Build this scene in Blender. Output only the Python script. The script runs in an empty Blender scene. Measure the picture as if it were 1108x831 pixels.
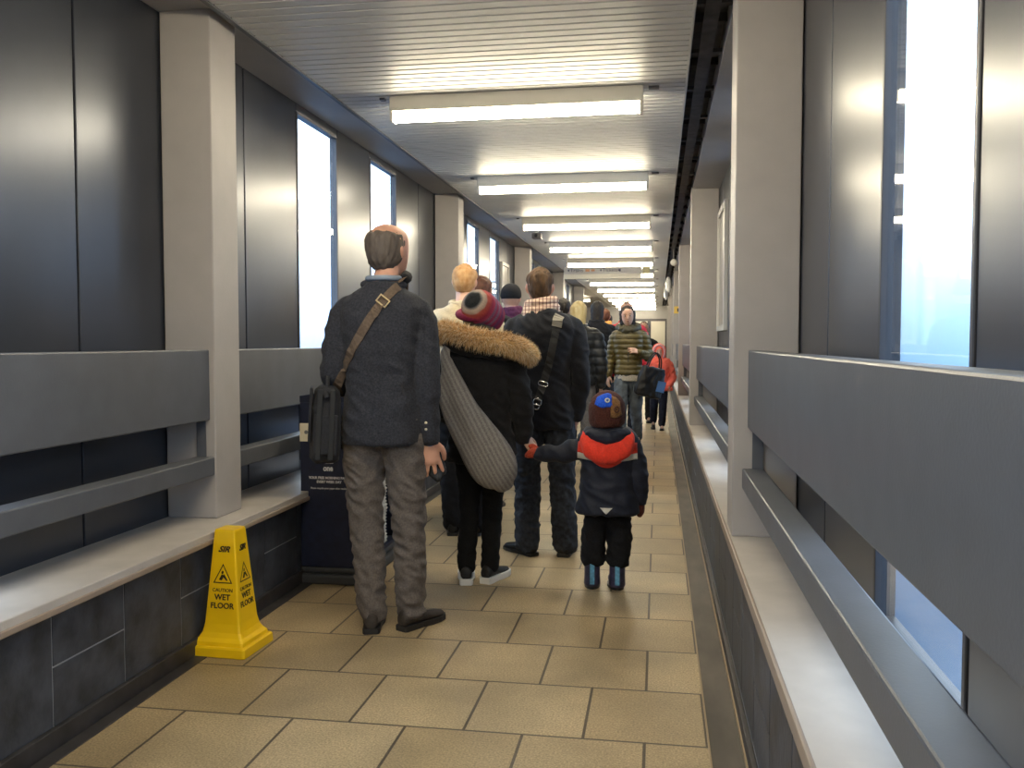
import bpy, bmesh, math, random
import numpy as np
from mathutils import Vector, Matrix, Euler, noise
from mathutils.bvhtree import BVHTree

random.seed(7)
PI = math.pi
SC = bpy.context.scene
COL = SC.collection
def R(d): return math.radians(d)

# ------------------------------------------------------------------ camera, world, exposure
CAM_Z = 1.33
cam_d = bpy.data.cameras.new('camera'); cam = bpy.data.objects.new('camera', cam_d); COL.objects.link(cam)
cam_d.sensor_width = 36; cam_d.lens = 36 * 970 / 1108.0; cam_d.clip_start = 0.05; cam_d.clip_end = 200
cam.location = (0, 0, CAM_Z); cam.rotation_euler = (R(90 - 2.68), 0, R(9.25))
SC.camera = cam
SC.view_settings.view_transform = 'Standard'; SC.view_settings.look = 'None'
SC.view_settings.gamma = 1.0; SC.view_settings.use_curve_mapping = False
SC.view_settings.exposure = 0.52
LAMP = 39.0            # emission of the fluorescent diffusers
SKY = 5.5              # overcast daylight outside the windows
try:
    SC.cycles.use_denoising = True
    SC.cycles.max_bounces = 8; SC.cycles.diffuse_bounces = 5; SC.cycles.transparent_max_bounces = 12
    SC.cycles.sample_clamp_indirect = 6.0
except Exception: pass
W = bpy.data.worlds.new('sky'); SC.world = W; W.use_nodes = True
nt = W.node_tree; nt.nodes.clear()
wo = nt.nodes.new('ShaderNodeOutputWorld'); wb = nt.nodes.new('ShaderNodeBackground')
tc = nt.nodes.new('ShaderNodeTexCoord'); sp = nt.nodes.new('ShaderNodeSeparateXYZ'); mr = nt.nodes.new('ShaderNodeMapRange')
cr = nt.nodes.new('ShaderNodeValToRGB')
nt.links.new(tc.outputs['Generated'], sp.inputs[0]); nt.links.new(sp.outputs['Z'], mr.inputs['Value'])
mr.inputs['From Min'].default_value = -0.6; mr.inputs['From Max'].default_value = 0.6
nt.links.new(mr.outputs[0], cr.inputs[0]); nt.links.new(cr.outputs[0], wb.inputs[0]); nt.links.new(wb.outputs[0], wo.inputs[0])
e = cr.color_ramp.elements
e[0].position = 0.0; e[0].color = (.03, .06, .11, 1)
e[1].position = 1.0; e[1].color = (.72, .86, 1.0, 1)
for p, c in ((.30, (.03, .07, .14, 1)), (.44, (.06, .15, .30, 1)), (.52, (.22, .34, .50, 1)), (.60, (.45, .58, .74, 1)), (.75, (.66, .80, .95, 1))):
    q = e.new(p); q.color = c
wb.inputs['Strength'].default_value = SKY
# sky dimmed to the right of the bridge so those windows stay less bright
mrx = nt.nodes.new('ShaderNodeMapRange'); nt.links.new(sp.outputs['X'], mrx.inputs['Value'])
mrx.inputs['From Min'].default_value = -.2; mrx.inputs['From Max'].default_value = .2; mrx.inputs['To Min'].default_value = SKY; mrx.inputs['To Max'].default_value = SKY * .62
nt.links.new(mrx.outputs[0], wb.inputs['Strength'])

# ------------------------------------------------------------------ materials
MATS = {}
def mat(name, col, rough=.6, metal=0.0, var=0.0, vscale=8.0, bump=0.0, bscale=60.0, spec=.5, coat=0.0, stretch=(1, 1, 1), col2=None, sss=0.0, sheen=0.0, rvar=0.0):
    if name in MATS: return MATS[name]
    m = bpy.data.materials.new(name); m.use_nodes = True; MATS[name] = m
    t = m.node_tree; b = t.nodes['Principled BSDF']
    b.inputs['Base Color'].default_value = (*col, 1); b.inputs['Roughness'].default_value = rough
    b.inputs['Metallic'].default_value = metal; b.inputs['Specular IOR Level'].default_value = spec
    if coat: b.inputs['Coat Weight'].default_value = coat; b.inputs['Coat Roughness'].default_value = .25
    if sheen: b.inputs['Sheen Weight'].default_value = sheen; b.inputs['Sheen Roughness'].default_value = .6
    if sss:
        b.inputs['Subsurface Weight'].default_value = sss; b.inputs['Subsurface Radius'].default_value = (.01, .004, .002)
    tcn = t.nodes.new('ShaderNodeTexCoord'); mp = t.nodes.new('ShaderNodeMapping'); mp.inputs['Scale'].default_value = stretch
    t.links.new(tcn.outputs['Object'], mp.inputs[0])
    if var or col2:
        n = t.nodes.new('ShaderNodeTexNoise'); n.inputs['Scale'].default_value = vscale; n.inputs['Detail'].default_value = 5
        t.links.new(mp.outputs[0], n.inputs['Vector'])
        r = t.nodes.new('ShaderNodeValToRGB'); t.links.new(n.outputs[0], r.inputs[0])
        c2 = col2 or tuple(min(1, c * (1 + var)) for c in col); c1 = tuple(c * (1 - var) for c in col) if not col2 else col
        r.color_ramp.elements[0].position = .33; r.color_ramp.elements[0].color = (*c1, 1)
        r.color_ramp.elements[1].position = .67; r.color_ramp.elements[1].color = (*c2, 1)
        t.links.new(r.outputs[0], b.inputs['Base Color'])
        if rvar:
            rr = t.nodes.new('ShaderNodeMapRange'); t.links.new(n.outputs[0], rr.inputs['Value'])
            rr.inputs['To Min'].default_value = rough - rvar; rr.inputs['To Max'].default_value = rough + rvar
            t.links.new(rr.outputs[0], b.inputs['Roughness'])
    if bump:
        n2 = t.nodes.new('ShaderNodeTexNoise'); n2.inputs['Scale'].default_value = bscale; n2.inputs['Detail'].default_value = 3
        t.links.new(mp.outputs[0], n2.inputs['Vector'])
        bp = t.nodes.new('ShaderNodeBump'); bp.inputs['Strength'].default_value = bump; bp.inputs['Distance'].default_value = .01
        t.links.new(n2.outputs[0], bp.inputs['Height']); t.links.new(bp.outputs[0], b.inputs['Normal'])
    return m
def emis(name, col, s):
    m = bpy.data.materials.new(name); m.use_nodes = True; t = m.node_tree; b = t.nodes['Principled BSDF']
    b.inputs['Base Color'].default_value = (.8, .8, .8, 1); b.inputs['Emission Color'].default_value = (*col, 1); b.inputs['Emission Strength'].default_value = s
    return m
def cloth(name, col, var=.25, bump=.25, rough=.9, bscale=220, vscale=120, sheen=.04): return mat(name, col, rough, var=var, vscale=vscale, bump=bump, bscale=bscale, spec=.25, sheen=sheen)

def floor_mat():
    m = bpy.data.materials.new('granite_tiles'); m.use_nodes = True; t = m.node_tree; b = t.nodes['Principled BSDF']
    L = t.links.new; N = t.nodes.new
    g = N('ShaderNodeTexCoord'); mp = N('ShaderNodeMapping'); mp.inputs['Location'].default_value = (-.17, -2.95 + .45, 0)
    L(g.outputs['Object'], mp.inputs[0])
    br = N('ShaderNodeTexBrick'); br.inputs['Scale'].default_value = 1; br.inputs['Brick Width'].default_value = .41; br.inputs['Row Height'].default_value = .45
    br.inputs['Mortar Size'].default_value = .006; br.inputs['Mortar Smooth'].default_value = .3; br.inputs['Bias'].default_value = 0
    br.inputs['Color1'].default_value = (.36, .268, .150, 1); br.inputs['Color2'].default_value = (.43, .330, .195, 1); br.inputs['Mortar'].default_value = (.085, .062, .042, 1)
    br.offset = .5; br.offset_frequency = 2; L(mp.outputs[0], br.inputs['Vector'])
    sp_ = N('ShaderNodeTexNoise'); sp_.inputs['Scale'].default_value = 140; sp_.inputs['Detail'].default_value = 4; L(g.outputs['Object'], sp_.inputs['Vector'])
    r1 = N('ShaderNodeMapRange'); r1.inputs['From Min'].default_value = .3; r1.inputs['From Max'].default_value = .7; r1.inputs['To Min'].default_value = .62; r1.inputs['To Max'].default_value = 1.35; L(sp_.outputs[0], r1.inputs['Value'])
    st = N('ShaderNodeTexNoise'); st.inputs['Scale'].default_value = 2.2; st.inputs['Detail'].default_value = 6; L(g.outputs['Object'], st.inputs['Vector'])
    r2 = N('ShaderNodeMapRange'); r2.inputs['From Min'].default_value = .35; r2.inputs['From Max'].default_value = .65; r2.inputs['To Min'].default_value = .78; r2.inputs['To Max'].default_value = 1.14; L(st.outputs[0], r2.inputs['Value'])
    mu = N('ShaderNodeMath'); mu.operation = 'MULTIPLY'; L(r1.outputs[0], mu.inputs[0]); L(r2.outputs[0], mu.inputs[1])
    vm = N('ShaderNodeVectorMath'); vm.operation = 'SCALE'; L(br.outputs['Color'], vm.inputs[0]); L(mu.outputs[0], vm.inputs['Scale'])
    L(vm.outputs[0], b.inputs['Base Color'])
    r3 = N('ShaderNodeMapRange'); r3.inputs['To Min'].default_value = .34; r3.inputs['To Max'].default_value = .60; L(st.outputs[0], r3.inputs['Value']); L(r3.outputs[0], b.inputs['Roughness'])
    bp = N('ShaderNodeBump'); bp.inputs['Strength'].default_value = .35; bp.inputs['Distance'].default_value = .004
    inv = N('ShaderNodeMath'); inv.operation = 'SUBTRACT'; inv.inputs[0].default_value = 1; L(br.outputs['Fac'], inv.inputs[1]); L(inv.outputs[0], bp.inputs['Height']); L(bp.outputs[0], b.inputs['Normal'])
    return m
def glass_mat():
    m = bpy.data.materials.new('window_glass'); m.use_nodes = True; t = m.node_tree; t.nodes.clear(); N = t.nodes.new; L = t.links.new
    o = N('ShaderNodeOutputMaterial'); mx = N('ShaderNodeMixShader'); tr = N('ShaderNodeBsdfTransparent'); gl = N('ShaderNodeBsdfGlossy'); lw = N('ShaderNodeLayerWeight'); pw = N('ShaderNodeMath'); pw.operation = 'POWER'; pw.inputs[1].default_value = 5; fr = N('ShaderNodeMath'); fr.operation = 'MULTIPLY_ADD'; fr.inputs[1].default_value = .92; fr.inputs[2].default_value = .05
    L(lw.outputs['Facing'], pw.inputs[0]); L(pw.outputs[0], fr.inputs[0])
    tr.inputs[0].default_value = (.93, .97, 1, 1); gl.inputs['Roughness'].default_value = .03
    L(fr.outputs[0], mx.inputs[0]); L(tr.outputs[0], mx.inputs[1]); L(gl.outputs[0], mx.inputs[2]); L(mx.outputs[0], o.inputs[0]); return m

M_floor = floor_mat(); M_glass = glass_mat()
M_panel = mat('dark_metal_panel', (.080, .088, .110), .29, metal=.55, var=.12, vscale=1.6, bump=.018, bscale=9, rvar=.03)
M_backing = mat('panel_joint', (.02, .02, .024), .6)
M_frame = mat('window_frame_paint', (.075, .075, .085), .4, metal=.4)
M_col = mat('column_paint', (.40, .375, .365), .55, var=.05, vscale=5, bump=.03, bscale=90)
M_soffit = mat('soffit_paint', (.36, .355, .36), .55, var=.04, vscale=4)
M_rail = mat('rail_paint', (.100, .107, .126), .42, var=.08, vscale=7, bump=.04, bscale=120)
M_ledge = mat('ledge_paint', (.50, .46, .43), .45, var=.08, vscale=6)
M_nosing = mat('ledge_nosing', (.30, .235, .19), .5)
M_slate = mat('slate_tile', (.045, .050, .064), .55, var=.5, vscale=9, bump=.2, bscale=40, rvar=.1)
M_grout = mat('grout', (.34, .34, .36), .8)
M_skirt = mat('dark_skirting', (.035, .032, .034), .5, var=.3, vscale=12)
M_gutter = mat('drain_channel', (.085, .07, .058), .5, var=.4, vscale=8, stretch=(1, .3, 1))
M_brass = mat('edge_strip', (.34, .25, .15), .4, metal=.3)
M_ceil = mat('ceiling_slat', (.57, .575, .57), .45, var=.03, vscale=3)
M_dark = mat('dark_channel', (.045, .042, .045), .7, var=.5, vscale=10)
M_white = mat('white_enamel', (.78, .75, .68), .35)
M_lampglow = emis('lamp_diffuser', (1.0, .87, .62), LAMP)
M_black = mat('black_plastic', (.015, .015, .017), .4)
M_chrome = mat('chrome', (.7, .7, .7), .2, metal=1)
M_yellow = mat('yellow_plastic', (.93, .58, .004), .38, spec=.5, var=.05, vscale=6)
M_ink = mat('black_ink', (.03, .015, .01), .5)
M_wink = mat('white_ink', (.75, .75, .78), .5)
M_rink = mat('red_ink', (.6, .04, .05), .5)
M_navy = mat('navy_cabinet', (.012, .017, .045), .42, var=.2, vscale=20)
M_cream = mat('cream_band', (.80, .74, .60), .5)
M_paper = mat('newsprint', (.62, .62, .60), .85, var=.25, vscale=60, stretch=(1, 1, 6))

# ------------------------------------------------------------------ mesh helpers
class MB:
    def __init__(s): s.v = []; s.f = []; s.m = []
    def add(s, vs, fs, mi=0, M=None):
        o = len(s.v)
        s.v += [tuple(M @ Vector(v)) if M is not None else tuple(v) for v in vs]
        s.f += [tuple(i + o for i in f) for f in fs]; s.m += [mi] * len(fs); return s
    def box(s, x0, x1, y0, y1, z0, z1, mi=0, M=None):
        vs = [(x, y, z) for z in (z0, z1) for y in (y0, y1) for x in (x0, x1)]
        return s.add(vs, [(0, 2, 3, 1), (4, 5, 7, 6), (0, 1, 5, 4), (2, 6, 7, 3), (0, 4, 6, 2), (1, 3, 7, 5)], mi, M)
    def loft(s, rings, mi=0, M=None, closed=False):
        n = len(rings[0]); vs = [p for r in rings for p in r]; fs = []
        k = len(rings)
        for i in range(k if closed else k - 1):
            a = i * n; b = ((i + 1) % k) * n
            for j in range(n): fs.append((a + j, a + (j + 1) % n, b + (j + 1) % n, b + j))
        if not closed: fs.append(tuple(range(n))[::-1]); fs.append(tuple((k - 1) * n + j for j in range(n)))
        return s.add(vs, fs, mi, M)
    def rings(s, spec, n=28, e=2.0, mi=0, M=None):      # spec rows: z, cx, cy, rx, ry
        out = []
        for z, cx, cy, rx, ry in spec: out.append(ring(cx, cy, z, rx, ry, n, e))
        return s.loft(out, mi, M)
    def tube(s, pts, r, n=14, k=4, mi=0, M=None, flat=1.0, ref=None, closed=False):
        P = np.array([tuple(p) for p in pts], float); r = np.array(r if hasattr(r, '__len__') else [r] * len(P), float)
        A = np.column_stack([P, r]); A = catmull(A, k, closed)
        P, r = A[:, :3], A[:, 3]; m = len(P)
        T = (np.roll(P, -1, 0) - np.roll(P, 1, 0)) if closed else np.gradient(P, axis=0)
        T /= np.linalg.norm(T, axis=1)[:, None] + 1e-9
        u = np.array(ref, float) if ref is not None else (np.array((1., 0, 0)) if abs(T[0][0]) < .8 else np.array((0, 0, 1.)))
        rs = []
        def mk(c, t, rad):
            nonlocal u
            uu = u - t * np.dot(u, t); uu /= np.linalg.norm(uu) + 1e-9
            if ref is None: u = uu
            w = np.cross(t, uu)
            return [tuple(c + uu * math.cos(2 * PI * j / n) * rad + w * math.sin(2 * PI * j / n) * rad * flat) for j in range(n)]
        if not closed:
            for q, sc in ((.55, .45), (.35, .78)): rs.append(mk(P[0] - T[0] * r[0] * q, T[0], r[0] * sc))
        for i in range(m): rs.append(mk(P[i], T[i], r[i]))
        if not closed:
            for q, sc in ((.35, .78), (.55, .45)): rs.append(mk(P[-1] + T[-1] * r[-1] * q, T[-1], r[-1] * sc))
        return s.loft(rs, mi, M, closed)
    def ball(s, c, rx, ry=None, rz=None, n=16, mi=0, M=None):
        ry = ry or rx; rz = rz or rx; rs = []
        for i in range(1, n // 2):
            a = PI * i / (n // 2); rs.append(ring(c[0], c[1], c[2] - rz * math.cos(a), rx * math.sin(a), ry * math.sin(a), n))
        return s.loft(rs, mi, M)
    def build(s, name, mats, parent=None, smooth=False, bevel=0.0, loc=None, rot=None):
        me = bpy.data.meshes.new(name); me.from_pydata(s.v, [], s.f)
        if not isinstance(mats, (list, tuple)): mats = [mats]
        for m in mats: me.materials.append(m)
        me.polygons.foreach_set('material_index', s.m)
        bm = bmesh.new(); bm.from_mesh(me); bmesh.ops.recalc_face_normals(bm, faces=bm.faces); bm.to_mesh(me); bm.free()
        if smooth: me.polygons.foreach_set('use_smooth', [True] * len(me.polygons))
        o = bpy.data.objects.new(name, me); COL.objects.link(o)
        if parent: o.parent = parent
        if loc: o.location = loc
        if rot: o.rotation_euler = rot
        if bevel:
            b = o.modifiers.new('bevel', 'BEVEL'); b.width = bevel; b.segments = 2; b.limit_method = 'ANGLE'
        return o
def ring(cx, cy, z, rx, ry, n=28, e=2.0):
    out = []
    for j in range(n):
        a = 2 * PI * j / n; c, s_ = math.cos(a), math.sin(a)
        out.append((cx + rx * math.copysign(abs(c) ** (2 / e), c), cy + ry * math.copysign(abs(s_) ** (2 / e), s_), z))
    return out
def catmull(A, k, closed=False):
    if k <= 1 or len(A) < 2: return A
    n = len(A); out = []
    for i in range(n if closed else n - 1):
        if closed: p = [A[(i + d) % n] for d in (-1, 0, 1, 2)]
        else: p = [A[max(i - 1, 0)], A[i], A[i + 1], A[min(i + 2, n - 1)]]
        for j in range(k):
            t = j / k
            out.append(.5 * ((2 * p[1]) + (-p[0] + p[2]) * t + (2 * p[0] - 5 * p[1] + 4 * p[2] - p[3]) * t * t + (-p[0] + 3 * p[1] - 3 * p[2] + p[3]) * t ** 3))
    if not closed: out.append(A[-1])
    return np.array(out)
def zspec(rows, k=4): return [tuple(r) for r in catmull(np.array(rows, float), k)]
def fuse(mb, name, mats, parent, voxel=.008, sm=4, disp=None, smooth=True):
    o = mb.build(name, mats, parent, smooth=True)
    r = o.modifiers.new('r', 'REMESH'); r.mode = 'VOXEL'; r.voxel_size = voxel; r.use_smooth_shade = True
    if sm: q = o.modifiers.new('s', 'SMOOTH'); q.iterations = sm; q.factor = .5
    dg = bpy.context.evaluated_depsgraph_get(); dg.update()
    me = bpy.data.meshes.new_from_object(o.evaluated_get(dg), depsgraph=dg)
    old = o.data; o.modifiers.clear(); o.data = me; me.name = name; bpy.data.meshes.remove(old)
    if not me.materials:
        for m in (mats if isinstance(mats, (list, tuple)) else [mats]): me.materials.append(m)
    if disp:
        n = len(me.vertices); co = np.empty(n * 3, 'f'); me.vertices.foreach_get('co', co); co = co.reshape(-1, 3)
        no = np.empty(n * 3, 'f'); me.vertices.foreach_get('normal', no); no = no.reshape(-1, 3)
        d = disp(co, no)
        if d.ndim == 1: d = no * d[:, None]
        me.vertices.foreach_set('co', (co + d).astype('f').ravel())
    me.polygons.foreach_set('use_smooth', [True] * len(me.polygons)); me.update()
    return o
def nz(co, sx, sy, sz, seed=0):
    return np.array([noise.noise((c[0] * sx + seed, c[1] * sy, c[2] * sz)) for c in co.tolist()])
def folds(amp=.006, sx=9, sy=9, sz=16, seed=0, seam=True):
    def f(co, no):
        skew = co.copy(); skew[:, 2] = co[:, 2] + .5 * co[:, 0]
        a = nz(skew, sx, sy, sz, seed); b = nz(co, sx * 2.3, sy * 2.3, sz * 1.6, seed + 9)
        return amp * (1 - 2.2 * np.abs(a)) + amp * .4 * b
    return f
def empty(name, loc=(0, 0, 0), rz=0):
    o = bpy.data.objects.new(name, None); COL.objects.link(o); o.location = loc; o.rotation_euler = (0, 0, rz); o.empty_display_size = .1; return o
def tag(o, label, cat, group=None):
    o['label'] = label; o['category'] = cat
    if group: o['group'] = group
    return o
def struct(o): o['kind'] = 'structure'; return o
def text(body, size, m, parent, loc, rot, name='lettering', depth=.0012, bold=0.0, shear=0.0, align='CENTER', sx=1.0):
    c = bpy.data.curves.new('txt', 'FONT'); c.body = body; c.size = size; c.extrude = depth; c.align_x = align; c.align_y = 'CENTER'
    c.offset = bold; c.shear = shear; c.resolution_u = 3
    t = bpy.data.objects.new('txt', c); COL.objects.link(t)
    dg = bpy.context.evaluated_depsgraph_get(); dg.update()
    me = bpy.data.meshes.new_from_object(t.evaluated_get(dg), depsgraph=dg); bpy.data.objects.remove(t); bpy.data.curves.remove(c)
    me.materials.clear(); me.materials.append(m); me.name = name
    o = bpy.data.objects.new(name, me); COL.objects.link(o); o.parent = parent; o.location = loc; o.rotation_euler = rot; o.scale = (sx, 1, 1); return o

# ------------------------------------------------------------------ the corridor
BAY = 5.13; C0 = 3.98; MOD = BAY / 7
XL_W = -2.27; XR_W = .58            # panel walls
XL_C = (-2.262, -2.015); XR_C = (.312, .575)    # columns
ZC = 2.80; ZS = 2.84; ZLED = .51
Y0, Y1 = -6.28, 38.0
YW = C0 + 4 * BAY                    # past this the corridor opens out to the left

struct(MB().box(-1.87, .172, Y0, Y1, -.1, 0).build('floor', M_floor))
struct(MB().box(-6, -1.87, YW, Y1, -.1, 0).build('floor_hall', M_floor))
m = MB().box(.172, .178, Y0, Y1, -.1, .006, 1).box(.178, .285, Y0, Y1, -.1, -.004).box(.281, .287, Y0, Y1, -.1, .010, 1)
struct(m.build('trim_1', [M_gutter, M_brass]))
m = MB().box(-1.95, -1.87, Y0, YW, -.1, .003).box(-1.955, -1.925, Y0, YW, .003, .07)
struct(m.build('baseboard_left', M_skirt, bevel=.003))
struct(MB().box(.287, .305, Y0, Y1, -.1, .055).build('baseboard_right', M_skirt, bevel=.003))

# low tiled walls under the ledges
def tiled(xa, xs, ya, yb, name, ph):
    m = MB(); s = 1 if xs > xa else -1
    m.box(min(xa, xa + s * .1), max(xa, xa + s * .1), ya, yb, 0, ZLED - .03, 1)
    g = .0035; k = 0; y = ph
    while y < yb:
        if y + .4 > ya:
            y0, y1 = max(y, ya) + g, min(y + .4, yb) - g
            x0, x1 = sorted((xa - s * .003, xa + s * .02))
            if k % 2 == 0: zz = [(.07, .265), (.27, ZLED - .035)]
            else: zz = [(.07, ZLED - .035)]
            for z0, z1 in zz: m.box(x0, x1, y0, y1, z0 + g * .5, z1)
        y += .4; k += 1
    return struct(m.build(name, [M_slate, M_grout]))
tiled(-1.945, -2.1, Y0, YW, 'wall_left_low', 2.60 - .8 * 12)
tiled(.307, .4, Y0, Y1, 'wall_right_low', 2.45 - .8 * 12)
# ledges
m = MB().box(-2.27, -1.895, Y0, YW, ZLED - .035, ZLED).box(-1.905, -1.887, Y0, YW, ZLED - .05, ZLED - .028, 1)
struct(m.build('trim_2', [M_ledge, M_nosing], bevel=.004))
m = MB().box(.302, .58, Y0, Y1, ZLED - .035, ZLED).box(.296, .308, Y0, Y1, ZLED - .04, ZLED + .002, 1)
struct(m.build('trim_3', [M_ledge, M_nosing], bevel=.003))

# panel walls with window slots (third and fifth module of each bay)
def panel_wall(X, side, name, yend):
    m = MB(); wn = []
    b = -2
    y = C0 - 2 * BAY
    while y < yend - .01:
        for k in range(7):
            a0 = y + k * MOD; a1 = a0 + MOD
            if k in (2, 4): wn.append((a0, a1)); m.box(*sorted((X, X + side * .04)), a0, a1, ZLED - .06, ZLED + .06, 0); m.box(*sorted((X, X + side * .04)), a0, a1, 2.79, 2.9, 0)
            else:
                m.box(*sorted((X, X + side * .03)), a0 + .007, a1 - .007, ZLED - .06, 2.9, 0)
                m.box(*sorted((X + side * .018, X + side * .045)), a0, a1, ZLED - .06, 2.9, 1)
        y += BAY
    return struct(m.build(name, [M_panel, M_backing], bevel=.003)), wn
WIN = 0
def window(X, side, y0, y1):
    global WIN; WIN += 1
    t = empty('window_%d' % WIN, (X, (y0 + y1) / 2, ZLED + .06)); struct(t)
    h = 2.79 - ZLED - .06; w = (y1 - y0) / 2; f = MB()
    xa, xb = sorted((side * -.004, side * .05))
    f.box(xa, xb, -w, -w + .02, 0, h).box(xa, xb, w - .02, w, 0, h).box(xa, xb, -w + .02, w - .02, 0, .03).box(xa, xb, -w + .02, w - .02, h - .015, h)
    f.build('window_frame', M_frame, t, bevel=.003)
    MB().box(*sorted((side * .012, side * .016)), -w + .02, w - .02, .03, h - .015).build('pane', M_glass, t)
_, wl = panel_wall(XL_W, -1, 'wall_left', YW)
_, wr = panel_wall(XR_W, 1, 'wall_right', Y1 - 1)
for a in wl: window(XL_W, -1, *a)
for a in wr: window(XR_W, 1, *a)

# ceiling: cross-laid slats, edge trims, flat soffits, dark service channel on the right
m = MB(); y = Y0; P = .08
vs = []; fs = []
prof = [(0, .012), (.010, .012), (.014, 0), (.076, 0)]
ys = []
while y < Y1:
    for dy, dz in prof: ys.append((y + dy, ZC + dz))
    y += P
for (yy, zz) in ys: vs += [(-1.93, yy, zz), (.147, yy, zz)]
for i in range(len(ys) - 1): fs.append((2 * i, 2 * i + 1, 2 * i + 3, 2 * i + 2))
m.add(vs, fs); m.box(-1.95, .16, Y0, Y1, ZC + .05, ZC + .1)
struct(m.build('ceiling', M_ceil))
m = MB().box(-6, -1.93, YW, Y1, ZC, ZC + .1); struct(m.build('ceiling_hall', M_soffit))
struct(MB().box(-1.95, -1.925, Y0, YW, ZC - .008, ZC + .1).build('trim_4', M_rail))
struct(MB().box(.140, .150, Y0, Y1, ZC - .004, ZC + .14).build('trim_5', M_ceil))
struct(MB().box(-2.4, -1.95, Y0, YW, ZS, ZS + .1).build('ceiling_left_soffit', M_soffit))
struct(MB().box(.322, .72, Y0, Y1, ZS - .02, ZS + .1).build('ceiling_right_soffit', M_soffit))
m = MB().box(.14, .33, Y0, Y1, ZC + .14, ZC + .2)
yy = Y0
while yy < Y1: m.box(.15, .322, yy, yy + .04, ZC + .06, ZC + .08); m.box(.15, .322, yy + .35, yy + .36, ZC + .10, ZC + .14); yy += .7
m.box(.20, .27, Y0, Y1, ZC + .05, ZC + .06)
struct(m.build('ceiling_channel', M_dark))
# end walls, far hall walls, glazed doors
struct(MB().box(-6, .72, Y1, Y1 + .2, 2.3, 3).box(-6, -1.1, Y1, Y1 + .2, 0, 2.3).box(.35, .72, Y1, Y1 + .2, 0, 2.3).build('wall_far', M_soffit))
struct(MB().box(-6.2, -6, YW, Y1, 0, 3).build('wall_hall_left', M_soffit))
struct(MB().box(-6.2, -2.0, YW - .15, YW, 0, 3).build('wall_hall_near', M_col))
struct(MB().box(-2.5, .8, Y0 - .2, Y0, 0, 3).build('wall_near', M_col))
struct(MB().box(.58, .72, YW + 2 * BAY, Y1, 0, 3).build('wall_right_far', M_col))
for i, (a, b) in enumerate(((-1.1, -.375), (-.375, .35))):
    t = struct(empty('door_%d' % (i + 1), (a, Y1, 0)))
    w = b - a; f = MB().box(0, .07, 0, .06, 0, 2.3).box(w - .07, w, 0, .06, 0, 2.3).box(.07, w - .07, 0, .06, 0, .25).box(.07, w - .07, 0, .06, 2.2, 2.3)
    f.build('door_frame', M_frame, t); MB().box(.07, w - .07, .025, .03, .25, 2.2).build('pane', mat('lit_hall_pane', (.72, .70, .62), .3), t)  # opaque pane; its pale colour stands in for the lit hall beyond
    MB().box(.09 if i else w - .11, .11 if i else w - .09, -.05, .0, .9, 1.3).build('door_handle', M_chrome, t)

# columns
cols = []
names_l = ['grey painted column on the left beside the yellow wet floor sign', 'grey column on the left between the second and third pairs of tall windows, behind the blond man']
def column(xa, xb, yc, label, side):
    t = MB().box(xa - (xa + xb) / 2, xb - (xa + xb) / 2, -.125, .125, 0, ZS - ZLED + .0)
    o = t.build('column', M_col, bevel=.006, loc=((xa + xb) / 2, yc, ZLED)); tag(o, label, 'column', 'painted columns along the corridor'); return o
LC = {0: 'grey painted column on the left, right behind the yellow wet floor sign', 1: 'grey column on the left seen behind the head of the blond man in cream',
      2: 'grey column on the left seen just left of the head of the man with the check scarf', 3: 'narrow far grey column on the left, farthest visible of the left row'}
RC = {0: 'nearest and widest grey column on the right, between the two nearest rails', 1: 'second grey column on the right, left of the white framed poster',
      2: 'third grey column on the right, between the second and fourth', 3: 'fourth grey column on the right carrying the small yellow sign',
      4: 'fifth grey column on the right, just past the one with the yellow sign', 5: 'farthest grey column on the right by the end doors'}
for k in range(0, 4): column(*XL_C, C0 + k * BAY, LC[k], -1)
for k in range(0, 6): column(*XR_C, C0 + k * BAY, RC[k], 1)
# boards between columns
def rails(xf, s, y0, y1, label):
    t = empty('guard_rail', (xf, y0, .70)); t = tag(t, label, 'rail', 'two-board rails between the columns')
    L = y1 - y0
    MB().box(*sorted((0, s * .07)), 0, L, .27, .595).build('upper_board', M_rail, t, bevel=.006)
    MB().box(*sorted((-s * .02, s * .07)), 0, L, .015, .10).build('lower_bar', M_rail, t, bevel=.006)
    for yy in (.004, L - .01): MB().box(*sorted((s * .02, s * .065)), yy, yy + .006, .10, .27).build('end_bracket', M_rail, t)
LR = {-1: 'grey rail on the left wall at the left edge of the photo, nearest left', 0: 'grey rail on the left behind the navy newspaper stand', 1: 'grey rail on the left wall behind the blond man in cream',
      2: 'far grey rail on the left wall, third along', 3: 'farthest grey rail on the left wall'}
RR = {-1: 'large grey rail at the lower right corner of the photo, nearest the camera', 0: 'grey rail on the right with a faint red reflection, second along', 1: 'third grey rail on the right, beside the red child',
      2: 'fourth grey rail along the right wall', 3: 'fifth grey rail along the right wall', 4: 'farthest grey rail along the right wall'}
for k in range(-1, 4): rails(-2.04, -1, C0 + k * BAY + .126, C0 + (k + 1) * BAY - .126, LR[k])
for k in range(-1, 5): rails(.372, 1, C0 + k * BAY + .126, C0 + (k + 1) * BAY - .126, RR[k])

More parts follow.
